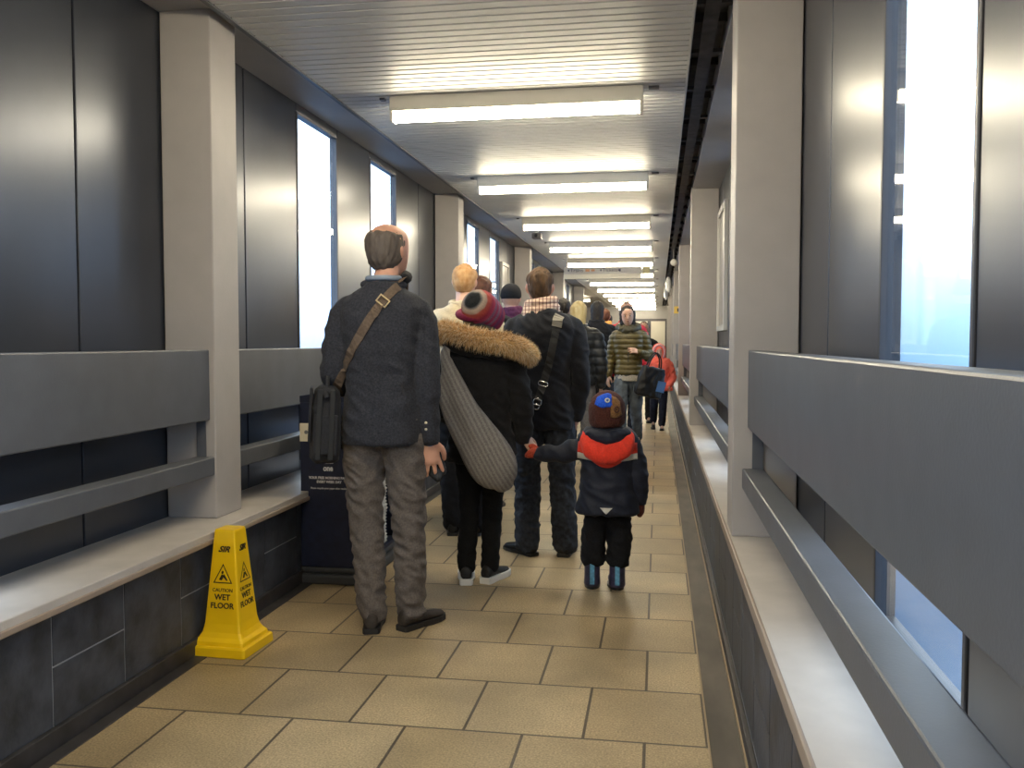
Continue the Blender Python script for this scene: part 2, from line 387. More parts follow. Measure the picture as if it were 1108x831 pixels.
# fluorescent lights
def lamp(x0, x1, y, label, zc=ZC):
    t = tag(empty('ceiling_light', ((x0 + x1) / 2, y, zc)), label, 'ceiling light', 'fluorescent ceiling lights')
    w = (x1 - x0) / 2
    h = MB().box(-w, w, -.05, .05, -.088, 0); h.build('housing', M_white, t, bevel=.004)
    rs = []
    d = MB(); n = 10
    for xx in (-w + .02, w - .02): rs.append([(xx, -.042 * math.cos(PI * j / n), -.088 - .060 * math.sin(PI * j / n)) for j in range(n + 1)])
    d.loft(rs); d.build('diffuser', M_lampglow, t, smooth=False)
    for s in (-1, 1): MB().box(*sorted((s * w, s * (w - .02))), -.046, .046, -.152, -.001).build('end_cap', M_white, t, bevel=.006)
    MB().box(w + .03, w + .09, -.02, .02, -.012, 0).build('mounting_clip', M_frame, t)
    MB().box(-w - .07, -w - .04, -.02, .02, -.012, 0).build('mounting_clip', M_frame, t)
ORD = ['nearest and largest', 'second nearest', 'third nearest', 'fourth nearest', 'fifth nearest, just above the hanging sign', 'sixth nearest', 'seventh nearest', 'eighth nearest', 'ninth nearest', 'tenth nearest', 'eleventh nearest', 'twelfth nearest', 'farthest']
for k in range(13): lamp(-1.60, -.095, 5.30 + 2.65 * k, 'long fluorescent ceiling light, %s of the main row' % ORD[k])
lamp(-1.60, -.095, 2.65, 'long fluorescent ceiling light overhead, just above the frame'); lamp(-1.60, -.095, 0.0, 'long fluorescent ceiling light directly over the camera'); lamp(-1.60, -.095, -2.65, 'long fluorescent ceiling light behind the camera')
lamp(-3.25, -2.3, 26.2, 'short far ceiling light left of the main row, above the dark haired head'); lamp(-3.0, -2.2, 29.5, 'short far ceiling light left of the main row, the farther and lower of two')
lamp(-4.9, -3.9, 33.0, 'far ceiling light in the side hall left of the main row')

# hanging sign
t = tag(empty('hanging_sign', (-1.08, 17.6, 2.56)), 'white hanging sign reading Trains and Tickets across the ceiling', 'sign')
MB().box(-.75, .75, -.03, .03, 0, .225).build('sign_panel', mat('sign_white', (.50, .48, .46), .5), t, bevel=.004)
MB().box(-.75, .75, -.034, -.03, 0, .095).build('lower_strip', mat('sign_strip', (.66, .62, .52), .5), t)
for s in (-.5, .5): MB().box(s - .01, s + .01, -.01, .01, .225, .24).build('hanger', M_frame, t)
M_sgrey = mat('sign_lettering', (.10, .09, .13), .5); M_sor = mat('sign_orange', (.55, .25, .12), .5)
text('Trains', .10, M_sgrey, t, (-.50, -.032, .165), (R(90), 0, 0)); text('Tickets', .10, M_sgrey, t, (.15, -.032, .165), (R(90), 0, 0))
b = MB().box(-.33, -.25, -.034, -.03, .14, .19).box(-.22, -.15, -.034, -.03, .145, .185); b.build('pictogram', M_sor, t)
for xx in (-.66, -.03): MB().add([(xx - .02, -.034, .165), (xx + .02, -.034, .165), (xx, -.034, .19), (xx, -.034, .14)], [(0, 3, 1, 2)]).build('arrow', M_sgrey, t)
b = MB(); b.tube([(.33, -.032, .165), (.33, -.038, .165)], .026, k=1); b.build('roundel', M_sgrey, t)
t = tag(empty('ceiling_sign', (-.235, 17.6, 2.66)), 'small pale yellow sign under the ceiling right of the hanging sign', 'sign')
MB().box(-.065, .065, -.02, .02, 0, .12).build('sign_panel', mat('pale_yellow', (.75, .65, .35), .5), t); MB().box(-.01, .01, -.01, .01, .12, .14).build('hanger', M_frame, t)

# poster frames
def poster(X, s, y0, y1, z0, z1, label):
    t = tag(empty('poster', (X, (y0 + y1) / 2, z0)), label, 'poster', 'framed posters on the walls'); w = (y1 - y0) / 2; h = z1 - z0
    f = MB(); a, b = sorted((0, s * .035))
    f.box(a, b, -w, -w + .05, 0, h).box(a, b, w - .05, w, 0, h).box(a, b, -w + .05, w - .05, 0, .05).box(a, b, -w + .05, w - .05, h - .05, h)
    f.build('poster_frame', mat('poster_frame_white', (.62, .60, .56), .4), t, bevel=.003)
    MB().box(*sorted((0, s * .015)), -w + .05, w - .05, .05, h - .05).build('print', mat('poster_print', (.33, .31, .28), .3, col2=(.5, .47, .42), vscale=5), t)
poster(XR_W, -1, 7.83, 8.75, 1.43, 2.54, 'white framed poster on the right wall, past the nearest column')
poster(XL_W, 1, 12.86, 13.5, 1.3, 2.5, 'pale framed poster on the left wall, above the dark hat')

# small fittings
t = tag(empty('dome_camera', (.235, 14.4, 2.80)), 'white round dome camera hanging on the right at the third column', 'camera')
MB().tube([(0, 0, .0), (0, 0, -.18)], .012, k=1).build('stem', M_frame, t); MB().ball((0, 0, -.22), .055).build('dome', M_white, t, smooth=True)
for i, (x, y, z, lab) in enumerate(((.205, 19.6, 2.38, 'white oval speaker hanging on the right, nearer of two'), (.195, 24.0, 2.42, 'white oval speaker hanging on the right, farther of two'))):
    t = tag(empty('oval_fitting', (x, y, z)), lab, 'fitting', 'oval fittings along the service channel')  # shiny hanging ovals of unknown purpose
    MB().ball((0, 0, .18), .06, .10, .18).build('fitting_body', mat('pearl', (.8, .8, .82), .25), t, smooth=True); MB().box(.03, .075, -.03, .03, .1, .3).build('back_cover', M_black, t); MB().box(-.01, .01, -.01, .01, .34, .5).build('bracket', M_frame, t)
t = tag(empty('small_sign', (.405, C0 + 3 * BAY - .128, 1.93)), 'small square yellow sign with a dark mark on the fourth right column', 'sign')
MB().box(-.08, .08, -.01, 0, 0, .15).build('sign_plate', mat('sign_yellow', (.75, .52, .10), .5), t); MB().box(-.015, .03, -.012, -.009, .035, .11).build('symbol', M_ink, t)
t = tag(empty('security_camera', (-1.60, 11.9, 2.80)), 'small dark camera box on the ceiling left of the fourth light', 'camera')
MB().box(-.06, .06, -.09, .09, -.10, -.03).build('camera_body', mat('camera_grey', (.12, .11, .11), .4), t, bevel=.008); MB().tube([(0, 0, 0), (0, 0, -.04)], .02, k=1).build('mount', M_white, t); MB().tube([(0, -.09, -.065), (0, -.11, -.065)], .025, k=1).build('lens', M_black, t)

# ------------------------------------------------------------------ wet floor sign
def wet_sign():
    t = tag(empty('wet_floor_sign', (-1.822, 3.60, 0), R(-3)), 'yellow pyramid caution wet floor sign standing by the left wall', 'wet floor sign')
    def sq(z, h, r=.02, n=5):
        out = []
        for qx, qy in ((1, 1), (-1, 1), (-1, -1), (1, -1)):
            a0 = {(1, 1): 0, (-1, 1): 90, (-1, -1): 180, (1, -1): 270}[(qx, qy)]
            for j in range(n):
                a = R(a0 + 90 * j / (n - 1)); out.append((qx * (h - r) + r * math.cos(a), qy * (h - r) + r * math.sin(a), z))
        return out
    b = MB().loft([sq(0, .128, .012), sq(.004, .132, .012), sq(.038, .130, .012), sq(.044, .124, .012), sq(.046, .105, .012)]); b.build('base', M_yellow, t)
    rs = [sq(.045, .116, .012), sq(.060, .113, .012), sq(.075, .100, .012), (sq(.095, .090, .012)), sq(.13, .082, .010), sq(.20, .0755, .009), sq(.40, .0585, .008), sq(.520, .0485, .008), sq(.528, .045, .007)]
    MB().loft(rs).build('pyramid', M_yellow, t)
    sl = math.atan((.0755 - .0485) / .32)
    def face_pt(z): return .0755 - (z - .20) * (.027 / .32) + .0006
    for rz in (0, PI / 2):
        Mr = Matrix.Rotation(rz, 4, 'Z')
        def put(body, z, size, nm, bold=0, shear=0, sx=1.0):
            p = Mr @ Vector((0, -face_pt(z), z)); text(body, size, M_ink, t, p, (R(90) - sl, 0, rz), nm, .0008, bold, shear, sx=sx)
        put('SIR', .036, 0, 'logo') if False else put('SIR', .445, .034, 'logo', .0011, .45, 1.15)
        p = Mr @ Vector((0, -face_pt(.418), .418))
        put('CAUTION', .272, .021, 'lettering', .0002); put('WET', .242, .034, 'lettering', .0008); put('FLOOR', .206, .034, 'lettering', .0008)
        m = MB()                                     # warning triangle outline with a slipping figure
        zt, zb, hw = .385, .302, .045
        def tri(k): return [(0, zt - k * 1.0), (-hw + k * .87, zb + k * .5), (hw - k * .87, zb + k * .5)]
        o_, i_ = tri(0), tri(.009)
        def P3(x, z, off=.0006): return (x, -face_pt(z) - off, z)
        vs = [P3(*q) for q in o_] + [P3(*q) for q in i_]
        m.add(vs, [(0, 1, 4, 3), (1, 2, 5, 4), (2, 0, 3, 5)], 0, Mr)
        m.add([P3(-.018, .316), P3(-.004, .314), P3(.006, .335), (P3(-.006, .340))], [(0, 1, 2, 3)], 0, Mr); m.add([P3(0, .331), P3(.018, .312), P3(.022, .317), P3(.006, .341)], [(0, 1, 2, 3)], 0, Mr)
        m.add([P3(-.008, .344), P3(0, .340), P3(.004, .352), P3(-.004, .355)], [(0, 1, 2, 3)], 0, Mr)
        m.build('warning_triangle', M_ink, t)
wet_sign()

# ------------------------------------------------------------------ newspaper stand
def stand():
    t = tag(empty('newspaper_stand', (-1.775, 4.68, 0), 0), 'navy newspaper dispenser stand reading Please take one by left wall', 'newspaper stand')
    m = MB()
    m.box(-.165, .165, -.02, .0, .09, 1.0)                    # front board towards the camera
    m.box(-.165, .165, .74, .76, .09, .95); m.box(-.165, -.145, 0, .74, .09, .95); m.box(-.145, .165, 0, .74, .09, .11)
    m.box(-.145, .165, 0, .74, .62, .64); m.box(-.145, .165, 0, .74, .93, .95)
    m.box(.145, .165, 0, .74, .64, .93); m.box(.145, .165, 0, .06, .11, .62); m.box(.145, .165, .68, .74, .11, .62)
    m.build('cabinet', M_navy, t, bevel=.004)
    h = MB().add([(-.165, -.02, 1.0), (.165, -.02, 1.0), (.165, 0, 1.0), (-.165, 0, 1.0), (-.165, -.02, 1.035), (.165, -.02, 1.085), (.165, 0, 1.085), (-.165, 0, 1.035)], [(0, 1, 5, 4), (1, 2, 6, 5), (2, 3, 7, 6), (3, 0, 4, 7), (4, 5, 6, 7), (0, 3, 2, 1)])
    h.build('header', M_navy, t)
    m = MB().box(-.168, .20, -.05, .82, 0, .055).box(-.17, .17, -.02, .78, .055, .09); m.build('base', mat('grey_bumper', (.045, .048, .055), .5), t, bevel=.012)
    MB().box(-.165, .165, -.0225, -.02, .785, .885).build('title_band', M_cream, t)
    text('METRO', .088, M_ink, t, (.035, -.0235, .835), (R(90), 0, 0), 'logo', .001, .003, sx=.9)
    b = MB().ball((-.128, -.0235, .836), .011, .002, .011); b.build('bullet', mat('bullet_grey', (.2, .2, .2), .5), t)
    MB().box(-.095, -.055, -.0245, -.0225, .866, .878).build('red_flash', M_rink, t)
    for s_, z in (('Please', .722), ('take', .680), ('one', .638)): text(s_, .045, M_wink, t, (-.005, -.021, z), (R(90), 0, 0), 'lettering', .001, .0015, sx=.8)
    text('YOUR FREE MORNING PAPER', .0195, M_wink, t, (0, -.021, .585), (R(90), 0, 0), 'lettering', .001, .0006, sx=.9)
    text('EVERY WEEK DAY', .0195, M_wink, t, (0, -.021, .563), (R(90), 0, 0), 'lettering', .001, .0006, sx=.9)
    text('Please recycle your paper after reading', .015, M_wink, t, (0, -.021, .528), (R(90), 0, 0), 'lettering', .001, 0, sx=.9)
    # newspapers in the open side
    z = .115; k = 0; p0 = None
    while z < .50:
        th = .020
        if p0 is None:
            me = MB().box(-.13, .135, -.19, .19, 0, th * .9).box(-.12, .141, -.188, .188, th * .35, th * .6)
            o = me.build('newspaper', M_paper, None, bevel=.003); p0 = o
        else: o = p0.copy(); COL.objects.link(o)
        o.location = (-1.775 + .012 + random.uniform(-.004, .004), 4.68 + .36, z); o.rotation_euler = (0, 0, R(random.uniform(-1, 1)))
        tag(o, 'folded newspaper in the pile inside the navy stand', 'newspaper', 'newspapers piled in the stand')
        z += th; k += 1
stand()

# ------------------------------------------------------------------ people
M_skin = mat('skin', (.60, .36, .26), .5, var=.08, vscale=25, sss=.08)
M_skin2 = mat('skin_ruddy', (.62, .33, .23), .5, var=.08, vscale=25, sss=.08)
M_eye = mat('eye_white', (.8, .78, .75), .2); M_iris = mat('iris', (.05, .03, .02), .2); M_lip = mat('lips', (.45, .16, .13), .5)
HEAD = [(0, 0, .20, .05, .05), (.05, 0, .15, .14, .15), (.13, 0, .115, .20, .24), (.24, 0, .075, .255, .31), (.36, 0, .035, .30, .37), (.5, 0, 0, .325, .42), (.64, 0, -.015, .335, .44), (.76, 0, -.02, .325, .425), (.87, 0, -.025, .27, .35), (.95, 0, -.03, .17, .23), (1.0, 0, -.03, .05, .06)]
def head_geo(mb, M, hh, ears=True, n=24):
    S = M @ Matrix.Scale(hh, 4)
    mb.rings(zspec([(r[0] - .5, r[1], r[2], r[3], r[4]) for r in HEAD], 2), n, 2.15, M=S)
    mb.tube([(0, .40, .08), (0, .455, -.02), (0, .495, -.095), (0, .44, -.125)], [.03, .035, .05, .04], 8, 2, M=S)      # nose
    mb.tube([(-.16, .36, .12), (0, .405, .115), (.16, .36, .12)], [.03, .035, .03], 8, 2, M=S)                          # brow
    mb.tube([(-.07, .375, -.24), (0, .40, -.245), (.07, .375, -.24)], [.028, .034, .028], 8, 2, M=S)                    # mouth
    if ears:
        for q in (-1, 1): mb.tube([(q * .325, -.01, -.12), (q * .355, -.04, -.02), (q * .345, -.06, .07)], [.035, .062, .05], 8, 2, M=S, flat=.45, ref=(0, 1, 0))
def face_parts(body, M, hh):
    S = M @ Matrix.Scale(hh, 4)
    for q in (-1, 1):
        e_ = MB().ball((q * .13, .362, .03), .062, .045, .036, 12, M=S).build('eye', M_eye, body, smooth=True)
        MB().ball((q * .13, .400, .03), .034, .014, .034, 10, M=S).build('iris', M_iris, body, smooth=True)
    for q in (-1, 1): MB().tube([(q * .065, .41, .10), (q * .13, .395, .125), (q * .20, .345, .10)], [.012, .016, .008], 8, 3, M=S).build('eyebrow', mat('brow_hair', (.04, .02, .012), .8), body, smooth=True)
    MB().tube([(-.085, .37, -.24), (0, .425, -.235), (.085, .37, -.24)], [.010, .026, .010], 8, 3, M=S).build('lips', M_lip, body, smooth=True)
def hand_geo(mb, w, d, back, L=.19, side=1, curl=.5, spread=.15):
    """w wrist, d direction of the fingers, back = outward normal of the back of the hand, side: +1 puts the thumb on d x back."""
    w = Vector(w); d = Vector(d).normalized(); back = Vector(back); back = (back - d * back.dot(d)).normalized(); th = d.cross(back) * side
    k = L / .19
    pal = [(w - d * .02 * k, .026 * k), (w + d * .015 * k, .030 * k), (w + d * .05 * k, .038 * k), (w + d * .085 * k, .040 * k)]
    mb.tube([p for p, r in pal], [r for p, r in pal], 14, 3, flat=.42, ref=tuple(th))
    for i, (o, ln) in enumerate(((.031, .072), (.0105, .080), (-.0105, .075), (-.031, .060))):
        b0 = w + d * (.086 - abs(i - 1) * .003) * k + th * o * k
        dd = (d + th * spread * (o / .031)).normalized(); a = curl * .5; pts = [b0 - dd * .02 * k]; p = b0; pts.append(p)
        for seg in (.42, .32, .26):
            q = dd * math.cos(a) - back * math.sin(a); p = p + q * ln * seg * k; pts.append(p); a += curl
        mb.tube(pts, [.0098 * k, .0102 * k, .0094 * k, .0086 * k, .0072 * k], 10, 2)
    t0 = w + d * .022 * k + th * .022 * k
    t1 = t0 + (th * .75 + d * .6 - back * .3).normalized() * .036 * k; t2 = t1 + (th * .35 + d * .9 - back * .3).normalized() * .032 * k; t3 = t2 + (d - back * .45).normalized() * .026 * k
    mb.tube([t0, t1, t2, t3], [.0155 * k, .0135 * k, .0115 * k, .0088 * k], 10, 2)
def joints(H, **ov):
    J = {}
    for s_, q in (('l', -1), ('r', 1)):
        J['sh' + s_] = (q * .108 * H, 0, .808 * H); J['el' + s_] = (q * .142 * H, -.012 * H, .625 * H); J['wr' + s_] = (q * .145 * H, .02 * H, .478 * H)
        J['hip' + s_] = (q * .050 * H, 0, .515 * H); J['kn' + s_] = (q * .055 * H, .008 * H, .285 * H); J['an' + s_] = (q * .058 * H, -.005 * H, .048 * H)
    J['neck'] = (0, -.012 * H, .845 * H); J['head'] = (0, .012 * H, .93 * H)
    J.update(ov); return J
def head_matrix(J, yaw=0, pitch=0, roll=0):
    return Matrix.Translation(J['head']) @ Matrix.Rotation(R(yaw), 4, 'Z') @ Matrix.Rotation(R(pitch), 4, 'X') @ Matrix.Rotation(R(roll), 4, 'Y')
def body(P, J, H, hh, HM, skin, hands, voxel=.007, ears=True, face=False, k=1.0):
    mb = MB(); head_geo(mb, HM, hh, ears)
    nk = Vector(J['neck']); hb = HM @ Vector((0, -.02 * hh / .23 * .23, -.25 * hh))
    mb.tube([nk - Vector((0, 0, .06 * H)), nk, hb, HM @ Vector((0, -.05 * hh, 0))], [.036 * H * k, .031 * H * k, .030 * H * k, .030 * H * k], 16, 3)
    mb.rings(zspec([(.49 * H, 0, 0, .07 * H, .05 * H), (.55 * H, 0, 0, .078 * H, .055 * H), (.63 * H, 0, 0, .066 * H, .048 * H), (.74 * H, 0, 0, .085 * H, .055 * H), (.80 * H, 0, 0, .095 * H, .045 * H), (.835 * H, 0, -.01 * H, .05 * H, .035 * H)], 2), 20)
    for s_ in 'lr':
        mb.tube([(J['sh' + s_][0] * .5, 0, J['sh' + s_][2] - .02 * H), Vector(J['sh' + s_]) - Vector((0, 0, .01 * H)), J['el' + s_], J['wr' + s_]], [.026 * H, .026 * H, .020 * H, .0135 * H], 12, 4)
        mb.tube([J['hip' + s_], J['kn' + s_], J['an' + s_]], [.042 * H, .027 * H, .020 * H], 12, 4)
        a = Vector(J['an' + s_]); mb.tube([a, a + Vector((0, .05 * H, -.02 * H)), a + Vector((0, .09 * H, -.028 * H))], [.018 * H, .016 * H, .010 * H], 10, 2)
        if s_ in hands: hand_geo(mb, J['wr' + s_], **hands[s_])
    o = fuse(mb, 'body', skin, P, voxel, 2)
    if face:
        face_parts(o, HM, hh)
    return o
def coat(P, J, H, m, hem=.47, w=1.0, d=1.0, sl=1.0, flare=0.0, voxel=.009, amp=.006, disp=None, name='jacket', collar=.86, wrist=True, hood=None, waist=1.0, tilt=0.0, sdrop=0.0):
    mb = MB(); nk = J['neck']
    rows = [(hem, (.098 + flare) * w, (.072 + flare * .6) * d), (hem + .03, (.100 + flare * .8) * w, (.074 + flare * .5) * d), (.54, .098 * w, .074 * d), (.62, .090 * w * waist, .068 * d), (.70, .098 * w, .072 * d), (.76, .108 * w, .072 * d), (.795, .108 * w, .066 * d), (.822 - sdrop, .092 * w, .055 * d), (.840 - sdrop * .5, .060 * w, .046 * d), (.855, .044, .042), (collar, .041, .040)]
    rows = [r for i, r in enumerate(rows) if i < 2 or r[0] > hem + .045]
    sp_ = []
    for z, rx, ry in rows:
        f = max(0, (z - .6) / .25); sp_.append((z * H, nk[0] * f, nk[1] * f + tilt * (z - .5) * H, rx * H, ry * H))
    mb.rings(zspec(sp_, 4), 36, 2.35)
    for s_ in 'lr':
        S_ = Vector(J['sh' + s_]); q = -1 if s_ == 'l' else 1
        E_, W_ = Vector(J['el' + s_]), Vector(J['wr' + s_])
        end = W_ + (W_ - E_).normalized() * .008
        mb.tube([(S_.x - q * .055 * H, S_.y, S_.z + .004 * H), S_ + Vector((-q * .004 * H, 0, -.008 * H)), S_.lerp(E_, .4) + Vector((q * .003 * H, 0, 0)), E_, E_.lerp(W_, .5), end], [.036 * H, .0385 * H * sl, .036 * H * sl, .0315 * H * sl, .028 * H * sl, .0235 * H * sl], 18, 5)
    if hood: hood(mb)
    return fuse(mb, name, m, P, voxel, 5, disp or folds(amp, seed=hash(name) % 7))
def trousers(P, J, H, m, w=1.0, thigh=1.0, knee=1.0, cuff=1.0, voxel=.008, amp=.006, seed=3, top=.58, end=0.02):
    mb = MB()
    mb.rings(zspec([(.475 * H, 0, 0, .062 * H * w, .055 * H), (.50 * H, 0, 0, .088 * H * w, .066 * H), (.53 * H, 0, 0, .092 * H * w, .068 * H), (top * H, 0, 0, .084 * H * w, .060 * H)], 3), 28, 2.3)
    for s_ in 'lr':
        Hh, K, A = (Vector(J[x + s_]) for x in ('hip', 'kn', 'an'))
        e_ = A + (A - K).normalized() * end
        mb.tube([Hh, Hh.lerp(K, .35), K, K.lerp(A, .5), e_], [.050 * H * w, .048 * H * thigh, .038 * H * knee, .035 * H * (knee + cuff) / 2, .032 * H * cuff], 20, 5)
    return fuse(mb, 'trousers', m, P, voxel, 4, folds(amp, 14, 14, 20, seed))
def shoe(P, a, L, m_up, m_sole, rz=0, w=1.0, sole=.022, high=.0, pitch=0, name='shoe'):
    """a: ankle point (local); the sole reaches the floor under it."""
    M = Matrix.Translation((a[0], a[1], 0 if not pitch else a[2] - .09)) @ Matrix.Rotation(R(rz), 4, 'Z') @ Matrix.Rotation(R(pitch), 4, 'X')
    f = [(-.24, .10, .80), (-.20, .125, 1.0), (-.05, .13, 1.0), (.15, .13, .72), (.33, .165, .52), (.52, .165, .40), (.66, .13, .32), (.745, .05, .22)]
    rs = []; so = []
    for y, hw, h in f:
        y *= L; hw *= L * w; h = h * .30 * L + (high if y < .1 * L else 0)
        rs.append([(hw * math.cos(t) * (1 if math.sin(t) < 0 else .92), y, sole * .7 + max(0, (math.sin(t) * .5 + .5)) * h) for t in [2 * PI * j / 16 for j in range(16)]])
        so.append([(x * hw * 1.10, y * 1.02, z) for x, z in ((-1, .003), (-.93, 0), (.93, 0), (1, .003), (1, sole), (-1, sole))])
    o = MB().loft(rs, M=M).build(name, m_up, P, smooth=True); sd = o.modifiers.new('s', 'SUBSURF'); sd.levels = sd.render_levels = 1
    s2 = MB().loft(so, M=M).build('sole', m_sole, o, bevel=.003)
    return o
def hair(P, HM, hh, m, rows, name='hair', seed=1, amp=.006, voxel=.006, extra=None, e=2.1):
    mb = MB(); mb.rings(zspec([(t - .5, cx, cy, rx, ry) for t, cx, cy, rx, ry in rows], 3), 28, e, M=HM @ Matrix.Scale(hh, 4))
    if extra: extra(mb, HM @ Matrix.Scale(hh, 4))
    def dd(co, no): return amp * nz(co, 55, 55, 22, seed) + amp * .6 * nz(co, 110, 110, 30, seed + 3)
    return fuse(mb, name, m, P, voxel, 2, dd)
SHORT = [(.20, 0, -.13, .17, .20), (.30, 0, -.11, .26, .30), (.42, 0, -.09, .315, .37), (.56, 0, -.075, .345, .405), (.70, 0, -.05, .352, .43), (.82, 0, -.035, .32, .42), (.92, 0, -.03, .24, .32), (1.0, 0, -.03, .13, .18), (1.035, 0, -.03, .04, .05)]
LONG = [(-.25, 0, -.16, .20, .16), (-.1, 0, -.15, .30, .24), (.1, 0, -.12, .34, .30), (.3, 0, -.10, .36, .34), (.5, 0, -.08, .37, .385), (.66, 0, -.06, .37, .415), (.80, 0, -.045, .335, .415), (.92, 0, -.035, .25, .33), (1.0, 0, -.03, .14, .19), (1.04, 0, -.03, .04, .05)]
def ribbon(P, obj, pts, w, th, m, name, d=(0, 1, 0), off=.004):
    """strap laid on OBJ: pts are local (x, z); rays along d find the cloth."""
    bvh = BVHTree.FromObject(obj, bpy.context.evaluated_depsgraph_get()); A = catmull(np.array(pts, float), 8); out = []
    d = Vector(d)
    for x, z in A:
        o_ = Vector((x, -d.y * 2, z)); h = bvh.ray_cast(o_, d)
        if h[0] is not None: out.append((Vector((x, h[0].y, z)), h[1]))
    C = [p for p, n_ in out]; rs = []
    for i in range(len(C)):
        t = (C[min(i + 1, len(C) - 1)] - C[max(i - 1, 0)]).normalized(); n_ = out[i][1]; n_ = (n_ - t * n_.dot(t)).normalized(); 
        if n_.dot(d) > 0: n_ = -n_
        if abs(n_.y) < .35: n_ = (n_ - d * .6); n_ = (n_ - t * n_.dot(t)).normalized()
        s_ = t.cross(n_); c = C[i] + n_ * off
        rs.append([tuple(c + s_ * w / 2 - n_ * th), tuple(c + s_ * w / 2 + n_ * th), tuple(c - s_ * w / 2 + n_ * th), tuple(c - s_ * w / 2 - n_ * th)])
    o = MB().loft(rs).build(name, m, P); return o, C
def person(loc, rz, label, group=None): return tag(empty('person', loc, R(rz)), label, 'person', group)

# --- tall man in a charcoal blazer
def tall_man():
    H = 1.86; P = person((-1.245, 3.95, 0), 9, 'tall balding man in charcoal blazer and brown trousers with a strap across his back')
    J = joints(H, shl=(-.166, 0, 1.470), shr=(.170, 0, 1.470), ell=(-.218, -.02, 1.19), wrl=(-.18, .20, 1.10), elr=(.206, -.03, 1.17), wrr=(.214, .0, .885), anl=(-.052, -.01, .095), anr=(.125, .02, .095), knl=(-.082, .03, .52), knr=(.115, .03, .52), head=(.03, .03, 1.745), neck=(.01, -.01, 1.575))
    HM = head_matrix(J, -32, 3, 0); hh = .245
    body(P, J, H, hh, HM, M_skin2, {'r': dict(d=(.06, .06, -1), back=(.25, -.95, -.0), L=.215, side=-1, curl=.20, spread=.32), 'l': dict(d=(.6, .7, .1), back=(0, .2, 1), L=.19, side=1, curl=.6)}, voxel=.0048)
    m = cloth('charcoal_wool', (.030, .031, .040), var=.35)
    def disp(co, no):
        d = folds(.0085, 7, 7, 13, 2)(co, no)
        back = (no[:, 1] < 0)
        seam = np.exp(-((co[:, 0] - .0) / .006) ** 2) * back * (co[:, 2] < 1.5) * .004
        arm = np.exp(-((np.abs(co[:, 0]) - .205) / .008) ** 2) * back * (co[:, 2] < 1.45) * (co[:, 2] > .9) * .006
        return d - seam - arm
    c = coat(P, J, H, m, hem=.468, w=.94, d=1.04, sl=.97, flare=.004, disp=disp, name='blazer', collar=.858, voxel=.008)
    # lapel roll around the neck, shirt collar and dark scarf
    MB().tube([(.01 + .088 * math.cos(a), .0 + .075 * math.sin(a), 1.592 + .012 * math.sin(a)) for a in [2 * PI * j / 14 for j in range(14)]], .018, 10, 3, closed=True).build('coat_collar', m, P, smooth=True)
    MB().tube([(.012 + .074 * math.cos(a), .004 + .066 * math.sin(a), 1.618) for a in [2 * PI * j / 14 for j in range(14)]], .013, 10, 3, closed=True).build('shirt_collar', mat('pale_blue_cotton', (.25, .30, .38), .8), P, smooth=True)
    MB().tube([(.03 + .082 * math.cos(a), .025 + .07 * math.sin(a), 1.625 + .01 * math.sin(a * 2)) for a in [R(-25 + 15 * j) for j in range(11)]], .026, 10, 3).build('scarf', cloth('black_knit', (.012, .012, .015)), P, smooth=True)
    MB().tube([(.214, .0, .905), (.214, 0, .872)], .036, 18, 2, flat=.9).build('shirt_cuff', mat('blue_cotton', (.13, .20, .36), .8), P, smooth=True)
    bv = BVHTree.FromObject(c, bpy.context.evaluated_depsgraph_get())
    for z in (.965, .935): MB().ball((.205, bv.ray_cast(Vector((.205, -2, z)), Vector((0, 1, 0)))[0].y - .001, z), .007, .004, .007, 10).build('button', mat('button', (.62, .55, .42), .3), P, smooth=True)
    trousers(P, J, H, cloth('brown_grey_twill', (.125, .105, .095), var=.2, bump=.15), w=1.03, thigh=1.03, knee=1.06, cuff=1.02, amp=.011, top=.55)
    ms = mat('brown_suede', (.040, .030, .024), .75, var=.3, vscale=30); so = mat('dark_rubber', (.018, .016, .016), .6)
    shoe(P, (-.052, -.01, 0), .285, ms, so, 4, sole=.026); shoe(P, (.125, .02, 0), .285, ms, so, -38, sole=.026)
    hm = mat('greying_hair', (.075, .058, .048), .7, col2=(.13, .105, .09), vscale=45, stretch=(1, 1, .3))
    hair(P, HM, hh, hm, [(.16, 0, -.15, .19, .20), (.25, 0, -.13, .26, .28), (.38, 0, -.10, .325, .36), (.52, 0, -.085, .352, .395), (.66, 0, -.085, .355, .405), (.78, 0, -.10, .325, .37), (.85, 0, -.13, .25, .28), (.885, 0, -.15, .12, .14)], seed=4, amp=.005)
    # messenger bag
    B = tag(empty('messenger_bag', P.location, P.rotation_euler[2]), 'dark grey messenger bag with brown strap on the left hip of the tall man', 'bag')
    mb_ = cloth('dark_canvas', (.020, .020, .024), rough=.7)
    ml = mat('brown_webbing', (.115, .078, .052), .75, var=.2, vscale=90)
    T = Matrix.Translation((-.255, -.02, .98)) @ Matrix.Rotation(R(12), 4, 'Z') @ Matrix.Rotation(R(3), 4, 'Y')
    mb = MB(); rs = []
    for z, hx, hy in ((-.19, .045, .10), (-.175, .062, .125), (-.10, .068, .135), (.05, .062, .135), (.13, .050, .125), (.15, .030, .11)): rs.append(ring(0, 0, z, hx, hy, 28, 4))
    mb.loft(rs, M=T); bo = fuse(mb, 'bag_body', mb_, B, .006, 3, folds(.006, 12, 12, 8, 5))
    MB().box(-.076, -.062, -.115, .115, -.10, .145, M=T).build('flap', cloth('darker_canvas', (.020, .020, .024), rough=.7), B, bevel=.006)
    MB().box(-.052, .052, -.146, -.132, -.15, .03, M=T).build('side_pocket', mb_, B, bevel=.008)
